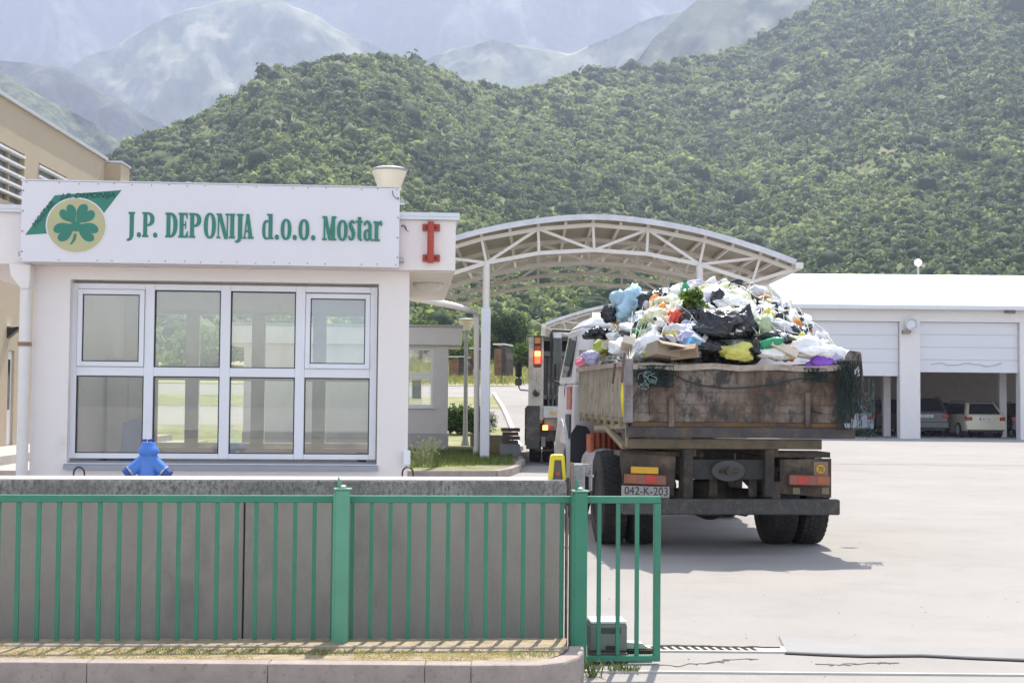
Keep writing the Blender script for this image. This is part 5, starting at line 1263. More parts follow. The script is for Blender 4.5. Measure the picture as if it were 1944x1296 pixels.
for px in (1345, 1420): TB('stay', [(ht(px, 930, .2).x, ht(px+15, 930, .2).x, .16, .2, .58, .76)], dark_steel)
# differential and axle
AX = 1.12
q = MB(); q.tube([(-.95, AX, .5), (-.25, AX, .5), (.25, AX, .5), (.95, AX, .5)], [.08, .11, .11, .08], 14); q.lathe([(.05, -.24), (.2, -.18), (.26, 0), (.2, .18), (.05, .24)], (.02, AX, .5), n=20)
q.build('rear_axle', dark_steel, tk_, smooth='auto')
for s_ in (-1, 1):
    q = MB(); q.bar((s_*.55, .45, .75), (s_*.55, AX, .62), .08, .12); q.bar((s_*.55, AX, .62), (s_*.55, 1.8, .75), .08, .12); q.build('leaf_spring', dark_steel, tk_)
q = MB(); q.tube([(-.3, 2.3, .55), (-.3, 3.3, .55)], .2, 16); q.build('air_tank', dark_steel, tk_, smooth='auto')
q = MB(); q.tube([(.1, .3, .42), (.3, .28, .40), (.55, .3, .43)], .012, 6); q.tube([(ht(1400, 976, .4).x, .4, .5), (ht(1400, 985, .4).x, .4, .38), (ht(1415, 985, .4).x, .4, .37), (ht(1430, 975, .4).x, .4, .42)], .02, 7); q.build('brake_hose', black, tk_)
def tyre(name, uc, v, r=.5, wd=.285, parent=None, par=None):
    prof = []; w2 = wd/2
    for a_, b_ in ((-1, .60), (-1.02, .8), (-.97, .9), (-.86, .965), (-.6, .99), (0, 1), (.6, .99), (.86, .965), (.97, .9), (1.02, .8), (1, .60)): prof.append((r*b_, uc+a_*w2))
    q = MB(); q.lathe([(r*.55, uc-w2*.8)]+prof+[(r*.55, uc+w2*.8)], (0, v, r), axis='x', n=56)
    # tread blocks
    for k in range(44):
        t = 2*math.pi*k/44
        for j, uu in enumerate((-.72, -.36, 0, .36, .72)):
            t2 = t+(.5 if j % 2 else 0)*2*math.pi/44; c, s = math.cos(t2), math.sin(t2); rr = r*(.995 if abs(uu) < .7 else .975)
            e1 = Vector((0, -s, c))*r*.052; n_ = Vector((0, c, s)); o_ = Vector((uc+uu*w2, v, r))+n_*rr; ux = Vector((w2*.15, 0, 0)); sl_ = e1*.25
            b_ = [o_-ux-e1-sl_, o_+ux-e1+sl_, o_+ux+e1+sl_, o_-ux+e1-sl_]; q.hexa(b_, [p+n_*.011 for p in b_])
    o = q.build(name, rubber, par or tk_, smooth='auto')
    q = MB(); q.lathe([(r*.56, uc-w2*.7), (r*.5, uc-w2*.2), (r*.2, uc-w2*.1), (r*.2, uc-w2*.5), (.02, uc-w2*.5)], (0, v, r), axis='x', n=24); q.build('rim', mat('rim_grey', (.3, .29, .28), .6, var=.2, stain=((.15, .09, .06), 8, .5, .7)), o, smooth='auto')
    return o
for u_ in (-1.10, -.77, .76, 1.09): tyre('wheel', u_, AX)
for u_ in (-1.0, 1.0): tyre('wheel', u_, 4.45)
# mudguard panels and lights
fl_ = mat('mud_flap', (.065, .048, .036), .85, var=.3, scale=5, stain=((.16, .115, .08), 4, .46, .7), stain2=((.03, .026, .024), 9, .5, .7), bump=.3)
a_ = ht(1176, 860, .12); c_ = ht(1282, 940, .12); 
q = MB(); q.prism([(a_.x, ht(1176, 858, .12).z), (c_.x, ht(1282, 866, .12).z), (c_.x-.02, c_.z), (a_.x+.05, c_.z+.02), (a_.x+.02, c_.z+.25)], .1, .13); q.build('mudguard', fl_, tk_)
a_ = ht(1480, 868, .12); c_ = ht(1577, 944, .12)
q = MB(); q.prism([(a_.x, ht(1480, 872, .12).z), (c_.x, ht(1578, 870, .12).z), (c_.x, c_.z), (a_.x, ht(1480, 936, .12).z)], .1, .13); rgm = q.build('mudguard', fl_, tk_)
q = MB(); q.box(ht(1462, 880, .16).x, ht(1575, 880, .16).x, .14, .6, ht(1500, 868, .12).z, ht(1500, 858, .12).z); q.build('mudguard_top', fl_, tk_)
q = MB(); q.box(ht(1178, 880, .16).x, ht(1290, 880, .16).x, .14, .6, ht(1240, 866, .12).z, ht(1240, 857, .12).z); q.build('mudguard_top', fl_, tk_)
def plq(name, x0, x1, y0, y1, v0, v1, m, bev=.003, skew=0, parent=None):
    a_ = ht(x0, y0, v0); c_ = ht(x1, y1, v0); q = MB(); q.prism([(a_.x, c_.z), (c_.x, c_.z-skew), (c_.x, a_.z-skew), (a_.x, a_.z)], v0, v1); return q.build(name, m, parent or tk_, bevel=bev)
plq('reflector', 1198, 1250, 885, 898, .02, .04, mat('amber_plate', (.62, .34, .015), .4, var=.1, stain=((.3, .2, .05), 20, .6, .8)), skew=.008)
lr = mat('lamp_dusty_red', (.26, .075, .045), .35, var=.2, stain=((.16, .1, .08), 12, .45, .7))
lr2 = mat('lamp_red', (.45, .04, .03), .25, var=.1); la = mat('lamp_dusty_amber', (.30, .10, .03), .35, var=.2)
tl = plq('tail_light', 1187, 1265, 899, 918, .0, .07, lr, .006, .015)
plq('lamp_segment', 1226, 1246, 901, 916, -.006, -.001, lr2, .002, .004, tl)
plq('lamp_segment', 1189, 1208, 900, 916, -.006, -.001, la, .002, .004, tl)
tl = plq('tail_light', 1499, 1576, 901, 920, .0, .07, lr, .006, .01)
plq('lamp_segment', 1515, 1535, 903, 917, -.006, -.001, lr2, .002, .003, tl)
plq('lamp_segment', 1552, 1574, 904, 918, -.006, -.001, la, .002, .003, tl)
for p0 in (1505, 1560):
    plq('reflector', p0, p0+14, 925, 938, .085, .098, mat('dirty_reflector', (.2, .17, .1), .5), .004)
npm = mat('plate_dirty', (.33, .31, .29), .5, var=.1, scale=10, stain=((.25, .2, .17), 14, .55, .75))
np_ = plq('number_plate', 1180, 1271, 921, 943, .02, .03, npm, .002, .012)
c_ = ht(1227, 938, .018); text_mesh('042-K-203', .115, mat('plate_ink', (.02, .02, .02), .6), np_, (c_.x-.0, .0175, c_.z-.004), R(-1.6), .92, 0, 'plate_text')
# round speed sticker
c_ = ht(1558, 890, .09); q = MB(); q.box(ht(1545, 880, .09).x, ht(1572, 880, .09).x, .092, .098, ht(1545, 904, .09).z, ht(1545, 876, .09).z); stk = q.build('sticker', mat('sticker_dull', (.22, .16, .12), .6, var=.2), tk_)
q = MB(); q.lathe([(.001, .09), (.062, .09), (.062, .0915)], (c_.x, 0, c_.z), axis='y', n=28); q.build('sticker_ring', mat('sticker_red', (.33, .1, .03), .6), stk)
q = MB(); q.lathe([(.001, .088), (.047, .088), (.047, .0895)], (c_.x, 0, c_.z), axis='y', n=28); q.build('sticker_disc', mat('sticker_yellow', (.45, .33, .05), .6), stk)
text_mesh('70', .075, mat('plate_ink', (.02, .02, .02), .6), stk, (c_.x, .087, c_.z-.028), 0, .8, 0, 'sticker_text')
# bumper
bm_ = mat('bumper_steel', (.06, .056, .053), .75, metal=.1, var=.3, scale=8, stain=((.13, .12, .11), 18, .52, .7), stain2=((.12, .06, .045), 6, .6, .8), bump=.4)
a_ = ht(1182, 947, -.08); c_ = ht(1594, 977, -.08)
TB('underrun_bumper', [(a_.x, c_.x, -.1, .02, c_.z, a_.z)], bm_, None, .012)
TB('bumper_bracket', [(-.5, -.42, .021, .3, c_.z+.02, .74)], dark_steel); TB('bumper_bracket', [(.42, .5, .021, .3, c_.z+.02, .74)], dark_steel)
# cab
CV0, CV1 = 3.75, 5.35; zr = ht(1130, 603, CV0).z; cu0 = ht(1086, 700, CV0).x; cu1 = -cu0
q = MB(); zc = .95
q.hexa([(cu0, CV0, zc), (cu1, CV0, zc), (cu1, CV1, zc), (cu0, CV1, zc)], [(cu0+.02, CV0+.02, 1.75), (cu1-.02, CV0+.02, 1.75), (cu1-.02, CV1, 1.75), (cu0+.02, CV1, 1.75)])
cab_ = q.build('cab', truck_white, tk_, bevel=.03, bseg=2)
q = MB(); q.hexa([(cu0+.02, CV0+.02, 1.752), (cu1-.02, CV0+.02, 1.752), (cu1-.02, CV1, 1.752), (cu0+.02, CV1, 1.752)], [(cu0+.13, CV0+.08, zr-.12), (cu1-.13, CV0+.08, zr-.12), (cu1-.13, CV1-.3, zr-.12), (cu0+.13, CV1-.3, zr-.12)])
q.build('cab_upper', truck_white, cab_, bevel=.03, bseg=2)
q = MB(); q.hexa([(cu0+.12, CV0+.06, zr-.118), (cu1-.12, CV0+.06, zr-.118), (cu1-.12, CV1-.3, zr-.118), (cu0+.12, CV1-.3, zr-.118)], [(cu0+.3, CV0+.16, zr+.03), (cu1-.3, CV0+.16, zr+.03), (cu1-.3, CV1-.5, zr+.03), (cu0+.3, CV1-.5, zr+.03)])
q.build('cab_roof', truck_white, cab_, bevel=.05, bseg=3)
q = MB(); q.hexa([(cu0+.35, CV0+.6, zr+.03), (cu1-.35, CV0+.6, zr+.03), (cu1-.35, CV0+.9, zr+.03), (cu0+.35, CV0+.9, zr+.03)], [(cu0+.37, CV0+.75, zr+.11), (cu1-.37, CV0+.75, zr+.11), (cu1-.37, CV0+.9, zr+.11), (cu0+.37, CV0+.9, zr+.11)]); q.build('sun_deflector', mat('deflector_grey', (.3, .3, .33), .4), cab_)
# side window (left) and stripe on cab door
def lerp2(z): return cu0+.02+(z-1.752)/(zr-.12-1.752)*.11
q = MB(); z0_, z1_2 = 1.85, zr-.22
q.add([(lerp2(z0_)-.008, CV0+.35, z0_), (lerp2(z0_)-.008, CV1-.3, z0_), (lerp2(z1_2)-.008, CV1-.45, z1_2), (lerp2(z1_2)-.008, CV0+.35, z1_2)], [(0, 1, 2, 3)]); q.build('side_window', dark_glass, cab_)
q = MB(); q.box(cu0+.3, cu1-.3, CV0+.03, CV0+.055, 1.9, zr-.25); q.build('rear_window', dark_glass, cab_)
q = MB(); q.box(cu0-.004, cu0+.02, CV0+.1, CV0+.5, 1.42, 1.72); q.build('red_stripe', mat('stripe_red', (.4, .09, .07), .5, var=.2, stain=((.5, .4, .38), 9, .5, .7)), cab_)
q = MB(); q.box(cu0-.02, cu0-.0, CV0+.12, CV0+.5, 1.05, 1.36); q.build('grille_panel', mat('panel_dark_green', (.05, .07, .07), .6, var=.3, stain=((.4, .4, .4), 12, .6, .7)), cab_)
# fender, flap, crate, tank
q = MB(); n_ = 14; pr_ = []
for k in range(n_+1):
    t = math.pi*k/n_; pr_.append((4.45+.68*math.cos(t), .55+.72*math.sin(t)))
for (a_, b_) in zip(pr_[:-1], pr_[1:]): q.bar((cu0+.12, a_[0], a_[1]), (cu0+.12, b_[0], b_[1]), .34, .03, upv=(1, 0, 0)) if False else q.hexa([(cu0-.06, a_[0], a_[1]), (cu0+.3, a_[0], a_[1]), (cu0+.3, b_[0], b_[1]), (cu0-.06, b_[0], b_[1])], [(cu0-.06, a_[0]*1.0, a_[1]+.03), (cu0+.3, a_[0], a_[1]+.03), (cu0+.3, b_[0], b_[1]+.03), (cu0-.06, b_[0], b_[1]+.03)])
q.build('front_fender', truck_white, tk_, smooth='auto')
a_ = ht(1083, 830, 3.62); c_ = ht(1128, 830, 3.62); q = MB(); zt2 = ht(1083, 806, 3.62).z; zb3 = .38
q.prism([(a_.x, zb3), (c_.x, zb3), (c_.x+.05, zt2-.25), (c_.x-.1, zt2-.02), (a_.x+.08, zt2), (a_.x, zt2-.12)], 3.6, 3.64); q.build('front_mudflap', mat('flap_dark_blue', (.02, .023, .032), .6, var=.2), tk_)
cm = mat('crate_red', (.42, .1, .05), .7, var=.2, stain=((.15, .08, .05), 12, .5, .7)); x0_ = ht(1122, 840, 2.6).x; x1_ = ht(1180, 840, 2.6).x; zz0_ = ht(1150, 858, 2.6).z; zz1_ = ht(1150, 822, 2.6).z
q = MB(); 
for k in range(6): u_ = x0_+(x1_-x0_)*k/5.5; q.box(u_, u_+.035, 2.6, 2.64, zz0_, zz1_)
for k in range(4): z = zz0_+(zz1_-zz0_)*k/3.3; q.box(x0_, x1_, 2.641, 2.66, z, z+.03)
q.box(x0_, x1_, 2.68, 3.0, zz0_, zz1_-.02); e2 = q.build('plastic_crate', cm, None); e2.location = T.o; e2.rotation_euler.z = T.a; tag(e2, 'red plastic crate wedged under the side of the tipper body', 'crate')
q = MB(); q.tube([(-.93, 2.2, .78), (-.93, 3.1, .78)], .2, 20); q.build('fuel_tank', mat('tank_grey', (.42, .40, .40), .5, metal=.2, var=.1, stain=((.2, .17, .15), 6, .5, .75)), tk_, smooth='auto')
# mirror frame
q = MB(); mv = 5.3; M1 = [ht(1090, 629, mv), ht(1050, 627, mv), ht(1047, 632, mv), ht(1047, 716, mv), ht(1051, 724, mv), ht(1085, 735, mv)]
q.tube(M1, .02, 8); mf = q.build('mirror_arm', black, tk_)
q = MB(); a_ = ht(1050, 692, mv); c_ = ht(1066, 640, mv); q.box(a_.x, c_.x, mv-.06, mv-.02, a_.z, c_.z); q.build('mirror', mat('mirror_back', (.05, .06, .06), .1, spec=.8), mf, bevel=.015)
q = MB(); a_ = ht(1051, 641, mv-.1); c_ = ht(1066, 632, mv-.1); q.box(a_.x, c_.x, mv-.1, mv-.08, a_.z, c_.z); q.build('small_mirror', cap_metal, mf)
q = MB(); c_ = ht(1079, 742, 4.6); q.lathe([(.01, -.11), (.05, -.1), (.06, 0), (.05, .1), (.01, .11)], (c_.x, 4.6, c_.z), n=12); q.build('door_mirror', mat('mirror_brown', (.12, .1, .09), .4), mf, smooth=True)

# ---- rubbish heap: height over the body floor, in truck coordinates
def heap_z(u, v):
    fu = max(0, 1-abs((u-.13)/1.24)**2.5); fv = max(0, 1-abs((v-1.75)/1.95)**2.4)
    return ztg-.09+1.0*(fu**.75)*(fv**.8)+(.06*mnoise.noise(Vector((u*2.5, v*2.5, 3))))
def heap_hit(px, py):
    d = ray(px, py); c = Vector((0, 0, HCAM))-T.o
    cl = Vector((c.dot(T.e), c.dot(T.f), HCAM)); dl = Vector((d.dot(T.e), d.dot(T.f), d.z)).normalized()
    t = (0.0-cl.y)/dl.y; 
    for k in range(160):
        p = cl+dl*(t+k*.025)
        if p.y > 3.4: break
        if p.z < heap_z(p.x, p.y): return p
    t = (1.75-cl.y)/dl.y; return cl+dl*t
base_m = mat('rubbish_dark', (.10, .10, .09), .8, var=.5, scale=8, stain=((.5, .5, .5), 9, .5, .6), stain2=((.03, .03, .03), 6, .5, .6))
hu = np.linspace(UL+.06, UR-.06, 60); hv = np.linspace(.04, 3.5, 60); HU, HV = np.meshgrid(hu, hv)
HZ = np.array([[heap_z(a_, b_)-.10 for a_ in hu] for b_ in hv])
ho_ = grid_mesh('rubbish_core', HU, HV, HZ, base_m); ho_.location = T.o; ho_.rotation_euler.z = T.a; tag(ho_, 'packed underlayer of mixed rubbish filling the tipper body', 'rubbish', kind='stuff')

def plastic(name, col, rough=.3, trans=0, bs=9, strength=.9):
    if name in MATS: return MATS[name]
    m = mat(name, col, rough, var=.18, scale=4, bump=0, spec=.6); N = m.node_tree.nodes; L = m.node_tree.links; b = N['Principled BSDF']
    tc = [n for n in N if n.type == 'TEX_COORD'][0]
    v = N.new('ShaderNodeTexNoise'); v.noise_type = 'RIDGED_MULTIFRACTAL'; v.inputs['Scale'].default_value = bs; v.inputs['Detail'].default_value = 5; v.inputs['Distortion'].default_value = .8
    L.new(tc.outputs['Object'], v.inputs['Vector'])
    bn = N.new('ShaderNodeBump'); bn.inputs['Strength'].default_value = strength; bn.inputs['Distance'].default_value = .02; L.new(v.outputs['Fac'], bn.inputs['Height']); L.new(bn.outputs[0], b.inputs['Normal'])
    if trans: b.inputs['Subsurface Weight'].default_value = .25; b.inputs['Subsurface Radius'].default_value = (.08, .08, .08); b.inputs['Subsurface Scale'].default_value = .4
    return m
PC = dict(white=plastic('bag_white', (.86, .86, .86), .35, 1), black=plastic('bag_black', (.012, .012, .015), .2, 0, 6, 1.6), blue=plastic('bag_blue', (.40, .60, .72), .3, 1),
    yellow=plastic('bag_yellow', (.58, .55, .13), .35, 1), green=plastic('bag_green', (.40, .47, .28), .35, 1), lime=plastic('bag_lime', (.46, .54, .12), .35), red=plastic('bag_red', (.68, .07, .04), .35), orange=plastic('bag_orange', (.85, .30, .05), .4),
    purple=plastic('cloth_purple', (.24, .08, .52), .6, 0, 14), grey=plastic('bag_grey', (.6, .6, .64), .35, 1), cream=plastic('bag_cream', (.72, .72, .5), .4, 1), pink=plastic('bag_pink', (.78, .2, .28), .5), dgreen=plastic('plastic_green', (.03, .3, .14), .2), lav=plastic('bag_lavender', (.45, .43, .62), .4, 1))
vI, fI = ico(4)
def bagmesh(rx, ry, rz, seed, knot=False, crump=.22, sag=.25):
    vs = []
    for p in vI:
        q = Vector(p); n1 = mnoise.noise(q*1.3+Vector((seed*3.1, 0, 0))); n2 = abs(mnoise.noise(q*3.3+Vector((0, seed*2.3, 0)))); n3 = abs(mnoise.noise(q*8+Vector((0, 0, seed*1.7))))
        n4 = abs(mnoise.noise(q*15+Vector((seed*.7, 0, 0)))); r = 1+n1*.5-n2*crump*1.7+.12-n3*crump*1.0-n4*crump*.5
        z = q.z*r; 
        if z < 0: z *= (1-sag)
        x, y = q.x*r, q.y*r
        if knot and q.z > .72: k = (q.z-.72)/.28; x *= 1-k*.9; y *= 1-k*.9; z += k*.55
        vs.append((x*rx, y*ry, z*rz))
    return vs
nb = [0]
def item(name, label, cat, loc, mesh, m, group=None, rot=None):
    o = mesh.build(name, m, None, smooth=('auto' if name in ('cardboard_box', 'bottle') else True), fixn=False)
    o.location = T.world(loc); o.rotation_euler = rot or (0, 0, T.a); return tag(o, label, cat, group)
def bag(px, py, w_, h_, col, label, knot=False, name='rubbish_bag', cat='rubbish bag', crump=.22, rot=0, push=.0):
    nb[0] += 1; p = heap_hit(px, py); s = (T.world(p).y)/FPX; q = MB(); rx, rz = w_*s/2*1.0, h_*s/2*1.0
    q.add(bagmesh(rx, min(rx, rz)*.95, rz, nb[0], knot, crump), [tuple(f) for f in fI])
    return item(name, label, cat, (p.x, p.y+push, p.z), q, PC[col], None, (0, R(rot), T.a+random.uniform(-.3, .3)))
bags = [
 (1198, 586, 66, 80, 'blue', 'large translucent light blue bag at the left top of the heap', False, 8),
 (1158, 600, 30, 34, 'black', 'small black bag tucked left of the light blue bag', False, 0),
 (1240, 575, 66, 44, 'black', 'long black bag leaning right of the light blue bag', False, -20),
 (1213, 605, 20, 14, 'blue', 'bright small blue bag piece under the light blue bag', False, 0),
 (1135, 635, 46, 26, 'black', 'flat black bag behind the netting at the far left', False, 0),
 (1152, 655, 60, 30, 'lime', 'yellow green printed bag leaning on the left rim', False, -25),
 (1143, 670, 28, 20, 'yellow', 'bright yellow bag hanging at the left rim', False, 0),
 (1200, 628, 50, 26, 'white', 'white bag below the light blue bag', False, 10),
 (1255, 605, 60, 34, 'cream', 'cream white bag left of the red one', False, 10),
 (1270, 575, 46, 26, 'cream', 'pale yellow bag above the cream white bag', False, 0),
 (1283, 602, 30, 24, 'red', 'bright red bag in the middle of the heap', False, -25),
 (1312, 606, 40, 34, 'black', 'black bag under the potted green plant', False, 0),
 (1365, 625, 96, 66, 'black', 'very large shiny wrinkled black bag in the middle', False, 8),
 (1408, 620, 44, 54, 'black', 'dull black bag at the right end of the very large one', True, 20),
 (1290, 628, 54, 22, 'grey', 'dark see-through grey bag below the red bag', False, 0),
 (1305, 640, 40, 30, 'lav', 'lavender bag just above the blue carton', False, 0),
 (1244, 655, 60, 34, 'white', 'crinkled white bag in front of the cardboard boxes', False, 0),
 (1216, 668, 36, 40, 'grey', 'grey netted bag at the tailgate left of the boxes', False, 0),
 (1180, 662, 44, 32, 'white', 'white bag beside the yellow green printed bag', False, 0),
 (1122, 680, 34, 24, 'lav', 'small lilac bag on the left side board', False, 0),
 (1101, 688, 17, 16, 'pink', 'pink plastic flower at the far left corner', False, 0),
 (1400, 670, 62, 34, 'yellow', 'yellow green bag sitting on the tailgate lip in the middle', False, 0),
 (1355, 660, 70, 24, 'black', 'flattened black bag left of the yellow green tailgate bag', False, 0),
 (1447, 625, 36, 46, 'green', 'pale green round bag right of the black ones', False, 0),
 (1345, 565, 76, 36, 'white', 'big bright white bag on the crest beside the bottle', False, 0),
 (1395, 580, 70, 36, 'white', 'wide white bag on the right crest', False, 15),
 (1375, 560, 40, 22, 'grey', 'thin greyish bag on the crest between two white bags', False, 0),
 (1418, 590, 30, 18, 'yellow', 'small yellow bag near the right crest', False, 15),
 (1430, 570, 40, 18, 'black', 'black bag folded along the right crest', False, 25),
 (1425, 605, 60, 30, 'white', 'white bag above the pale green round bag', False, 20),
 (1460, 602, 20, 22, 'yellow', 'bright yellow scrap bag on the right slope', True, 0),
 (1490, 622, 60, 22, 'grey', 'grey and white bag sliding down the right slope', False, 20),
 (1480, 645, 70, 24, 'black', 'long black bag across the right slope', False, 12),
 (1512, 645, 50, 14, 'cream', 'pale yellow strip of plastic on the right slope', False, 12),
 (1462, 668, 66, 34, 'white', 'milky white bag behind the tailgate right of the green bottle', False, 12),
 (1538, 664, 78, 38, 'white', 'large bulging white bag on the right end of the tailgate', False, 5),
 (1572, 672, 56, 32, 'white', 'second white sack at the right tailgate corner', False, 10),
 (1523, 640, 22, 14, 'yellow', 'little yellow green knot of plastic above the large bulging bag', True, 10),
 (1500, 672, 20, 30, 'orange', 'orange bag squeezed beside the large bulging white bag', False, -15),
 (1560, 690, 56, 24, 'purple', 'purple cloth hanging over the tailgate at right', False, 0),
 (1585, 682, 26, 20, 'lav', 'dull violet cloth behind the purple one', False, 0),
 (1330, 590, 44, 30, 'white', 'white bag behind the potted plant', False, 0),
 (1432, 662, 30, 30, 'black', 'small dark bag left of the green bottle', False, 0),
 (1265, 560, 40, 18, 'white', 'thin white bag on the left crest', False, 0),
 (1225, 562, 20, 16, 'grey', 'grey scrap bag peeking above the long black bag', False, 0),
 (1300, 555, 36, 20, 'black', 'dark bag on the crest under the bottle', False, 0),
 (1470, 590, 30, 18, 'white', 'white bag at the far right of the crest', False, 25),
 (1510, 630, 30, 22, 'black', 'dark crumpled film at the right end of the slope', False, 20),
 (1600, 676, 34, 14, 'white', 'white strip of plastic lying on the right corner post', False, -35),
 (1172, 640, 34, 20, 'white', 'white bag above the yellow green printed bag', False, 0),
 (1230, 634, 26, 18, 'green', 'green tinted film scrap on the left slope', False, 0),
 (1385, 600, 60, 30, 'cream', 'cream bag above the very large black bag', False, 10),
]
for (px, py, w_, h_, col, lab, kn, ro_) in bags:
    nm = 'cloth' if 'cloth' in lab else ('plastic_flower' if 'flower' in lab else 'rubbish_bag')
    bag(px, py, w_*1.08, h_*1.12, col, lab, kn, nm, {'cloth': 'cloth', 'plastic_flower': 'flower'}.get(nm, 'rubbish bag'), rot=ro_, crump=.26 if col in ('black', 'blue') else .2)
# boxes and cartons
def crate(px, py, w_, h_, d_, col, label, ry, rz, open_=False, name='cardboard_box'):
    p = heap_hit(px, py); s = T.world(p).y/FPX; W, H, D = w_*s, h_*s, d_; q = MB()
    if open_:
        t = .012; q.box(-W/2, W/2, -D/2, -D/2+t, -H/2, H/2); q.box(-W/2, W/2, D/2-t, D/2, -H/2, H/2); q.box(-W/2, -W/2+t, -D/2+t, D/2-t, -H/2, H/2); q.box(W/2-t, W/2, -D/2+t, D/2-t, -H/2, H/2); q.box(-W/2+t, W/2-t, -D/2+t, D/2-t, -H/2, -H/2+t)
        q.hexa([(-W/2, -D/2-.12, H/2-.06), (W/2, -D/2-.12, H/2-.06), (W/2, -D/2, H/2-.004), (-W/2, -D/2, H/2-.004)], [(-W/2, -D/2-.12, H/2-.05), (W/2, -D/2-.12, H/2-.05), (W/2, -D/2, H/2), (-W/2, -D/2, H/2)])
    else: q.box(-W/2, W/2, -D/2, D/2, -H/2, H/2)
    o = q.build(name, col, None); o.location = T.world(p); o.rotation_euler = (random.uniform(-.3, .3), R(ry), T.a+R(rz)); tag(o, label, 'box')
crate(1258, 668, 56, 26, .4, card, 'open brown cardboard box on the tailgate at left', 8, 12, True)
crate(1302, 668, 50, 26, .35, mat('cardboard_dark', (.28, .2, .13), .9), 'darker cardboard box behind the blue carton', -6, -20, True)
crate(1203, 656, 46, 14, .3, mat('cardboard_pale', (.62, .56, .45), .9), 'flat pale cardboard sheet box beside the yellow green bag', 16, -10)
crate(1316, 655, 30, 18, .16, mat('carton_blue', (.16, .42, .68), .5, var=.1), 'light blue carton with white top at the middle tailgate', 28, 15)
crate(1322, 645, 28, 6, .14, PC['white'], 'white foam tray lying on the light blue carton', 28, 15)
crate(1480, 665, 56, 14, .25, mat('cardboard_pale', (.62, .56, .45), .9), 'tilted whitish carton beside the orange bag', 25, 8)
crate(1178, 612, 20, 10, .1, mat('carton_orange', (.6, .2, .08), .7), 'small red brown carton on the left slope', 10, 0)
crate(1272, 640, 22, 22, .16, mat('carton_yellow', (.6, .5, .15), .6), 'small yellow and blue carton in front of the grey bag', -10, 20)
# bottles
def bottle(px, py, L_, r_, m, label, rot, top=False):
    p = heap_hit(px, py); q = MB(); q.lathe([(.001, 0), (r_*.9, .003), (r_, .02), (r_, L_*.58), (r_*.8, L_*.7), (r_*.38, L_*.86), (r_*.36, L_*.93)], n=18); o = q.build('bottle', m, None, smooth='auto')
    o.location = T.world((p.x, p.y, p.z-(.05 if top else 0))); o.rotation_euler = rot; tag(o, label, 'bottle')
    q = MB(); q.lathe([(r_*.4, L_*.93), (r_*.42, L_*.935), (r_*.42, L_*1.0), (.001, L_*1.0)], n=12); q.build('screw_cap', mat('cap_dark', (.02, .06, .04), .4), o)
bgl = PC['dgreen']
bottle(1304, 558, .2, .052, bgl, 'green plastic bottle standing on top of the heap', (R(-5), R(-6), 0), True)
bottle(1442, 658, .3, .055, bgl, 'green plastic bottle lying in front of the pale green bag', (R(30), R(72), 0))
bottle(1205, 632, .22, .045, bgl, 'small green bottle on the left white bags', (R(40), R(60), 0))
bottle(1258, 618, .24, .045, PC['white'], 'clear whitish bottle left of the dark see-through bag', (R(60), R(-60), 0))
# potted plant
p = heap_hit(1312, 592); wpl = T.world((p.x, p.y-.08, p.z-.05)); pe = empty('potted_plant', wpl, 0, 'discarded green leafy plant on top of the heap below the bottle', 'plant')
co, q_, t = leaf_cloud([(0, 0, .16, .13, .1, .13), (.08, 0, .1, .1, .08, .1), (-.07, 0, .2, .08, .08, .09), (.04, -.02, .24, .07, .07, .07)], 420, .022, 5)
raw_mesh('foliage', co, q_, lime_leaf, False, t, pe); q = MB(); q.lathe([(.06, -.12), (.085, .02), (.07, .02)], n=16); q.build('pot', PC['black'], pe)
q = MB()
for k in range(6): q.tube([(0, 0, 0), (random.uniform(-.1, .1), random.uniform(-.06, .06), .25)], .006, 5)
q.build('stem', bark, pe)
# loose small litter: one mass
rngs = random.Random(3)
fam = ['white', 'white', 'white', 'grey', 'cream', 'black', 'white', 'lav', 'white', 'grey', 'cream', 'black', 'white', 'yellow', 'green', 'white', 'grey', 'blue', 'white', 'cream', 'orange']
vB, fB = ico(2)
lits = {}
LM = [PC[k] for k in dict.fromkeys(fam)]; LK = list(dict.fromkeys(fam)); q = MB()
for i in range(640):
    u_ = rngs.uniform(UL+.1, UR-.1); v_ = rngs.uniform(.08, 3.2); z = heap_z(u_, v_)+rngs.uniform(-.05, .03); c = rngs.choice(fam); r_ = rngs.uniform(.035, .10)
    M_ = Matrix.Rotation(rngs.uniform(0, 6.28), 3, Vector((rngs.random(), rngs.random(), rngs.random()+.01)).normalized()); sx_, sy_, sz_ = rngs.uniform(.5, 1.8), rngs.uniform(.5, 1.2), rngs.uniform(.15, .8)
    q.add([tuple(M_ @ Vector((p[0]*r_*sx_*(1+.5*mnoise.noise(Vector(p)*2+Vector((i, 0, 0)))), p[1]*r_*sy_, p[2]*r_*sz_*(1+.6*mnoise.noise(Vector(p)*3+Vector((0, i, 0))))))+Vector((u_, v_, z))) for p in vB], [tuple(f) for f in fB], LK.index(c))
o = q.build('loose_litter', LM, None, fixn=False); o.location = T.o; o.rotation_euler.z = T.a; tag(o, 'scraps of film, cups and paper between the bags', 'litter', kind='stuff')
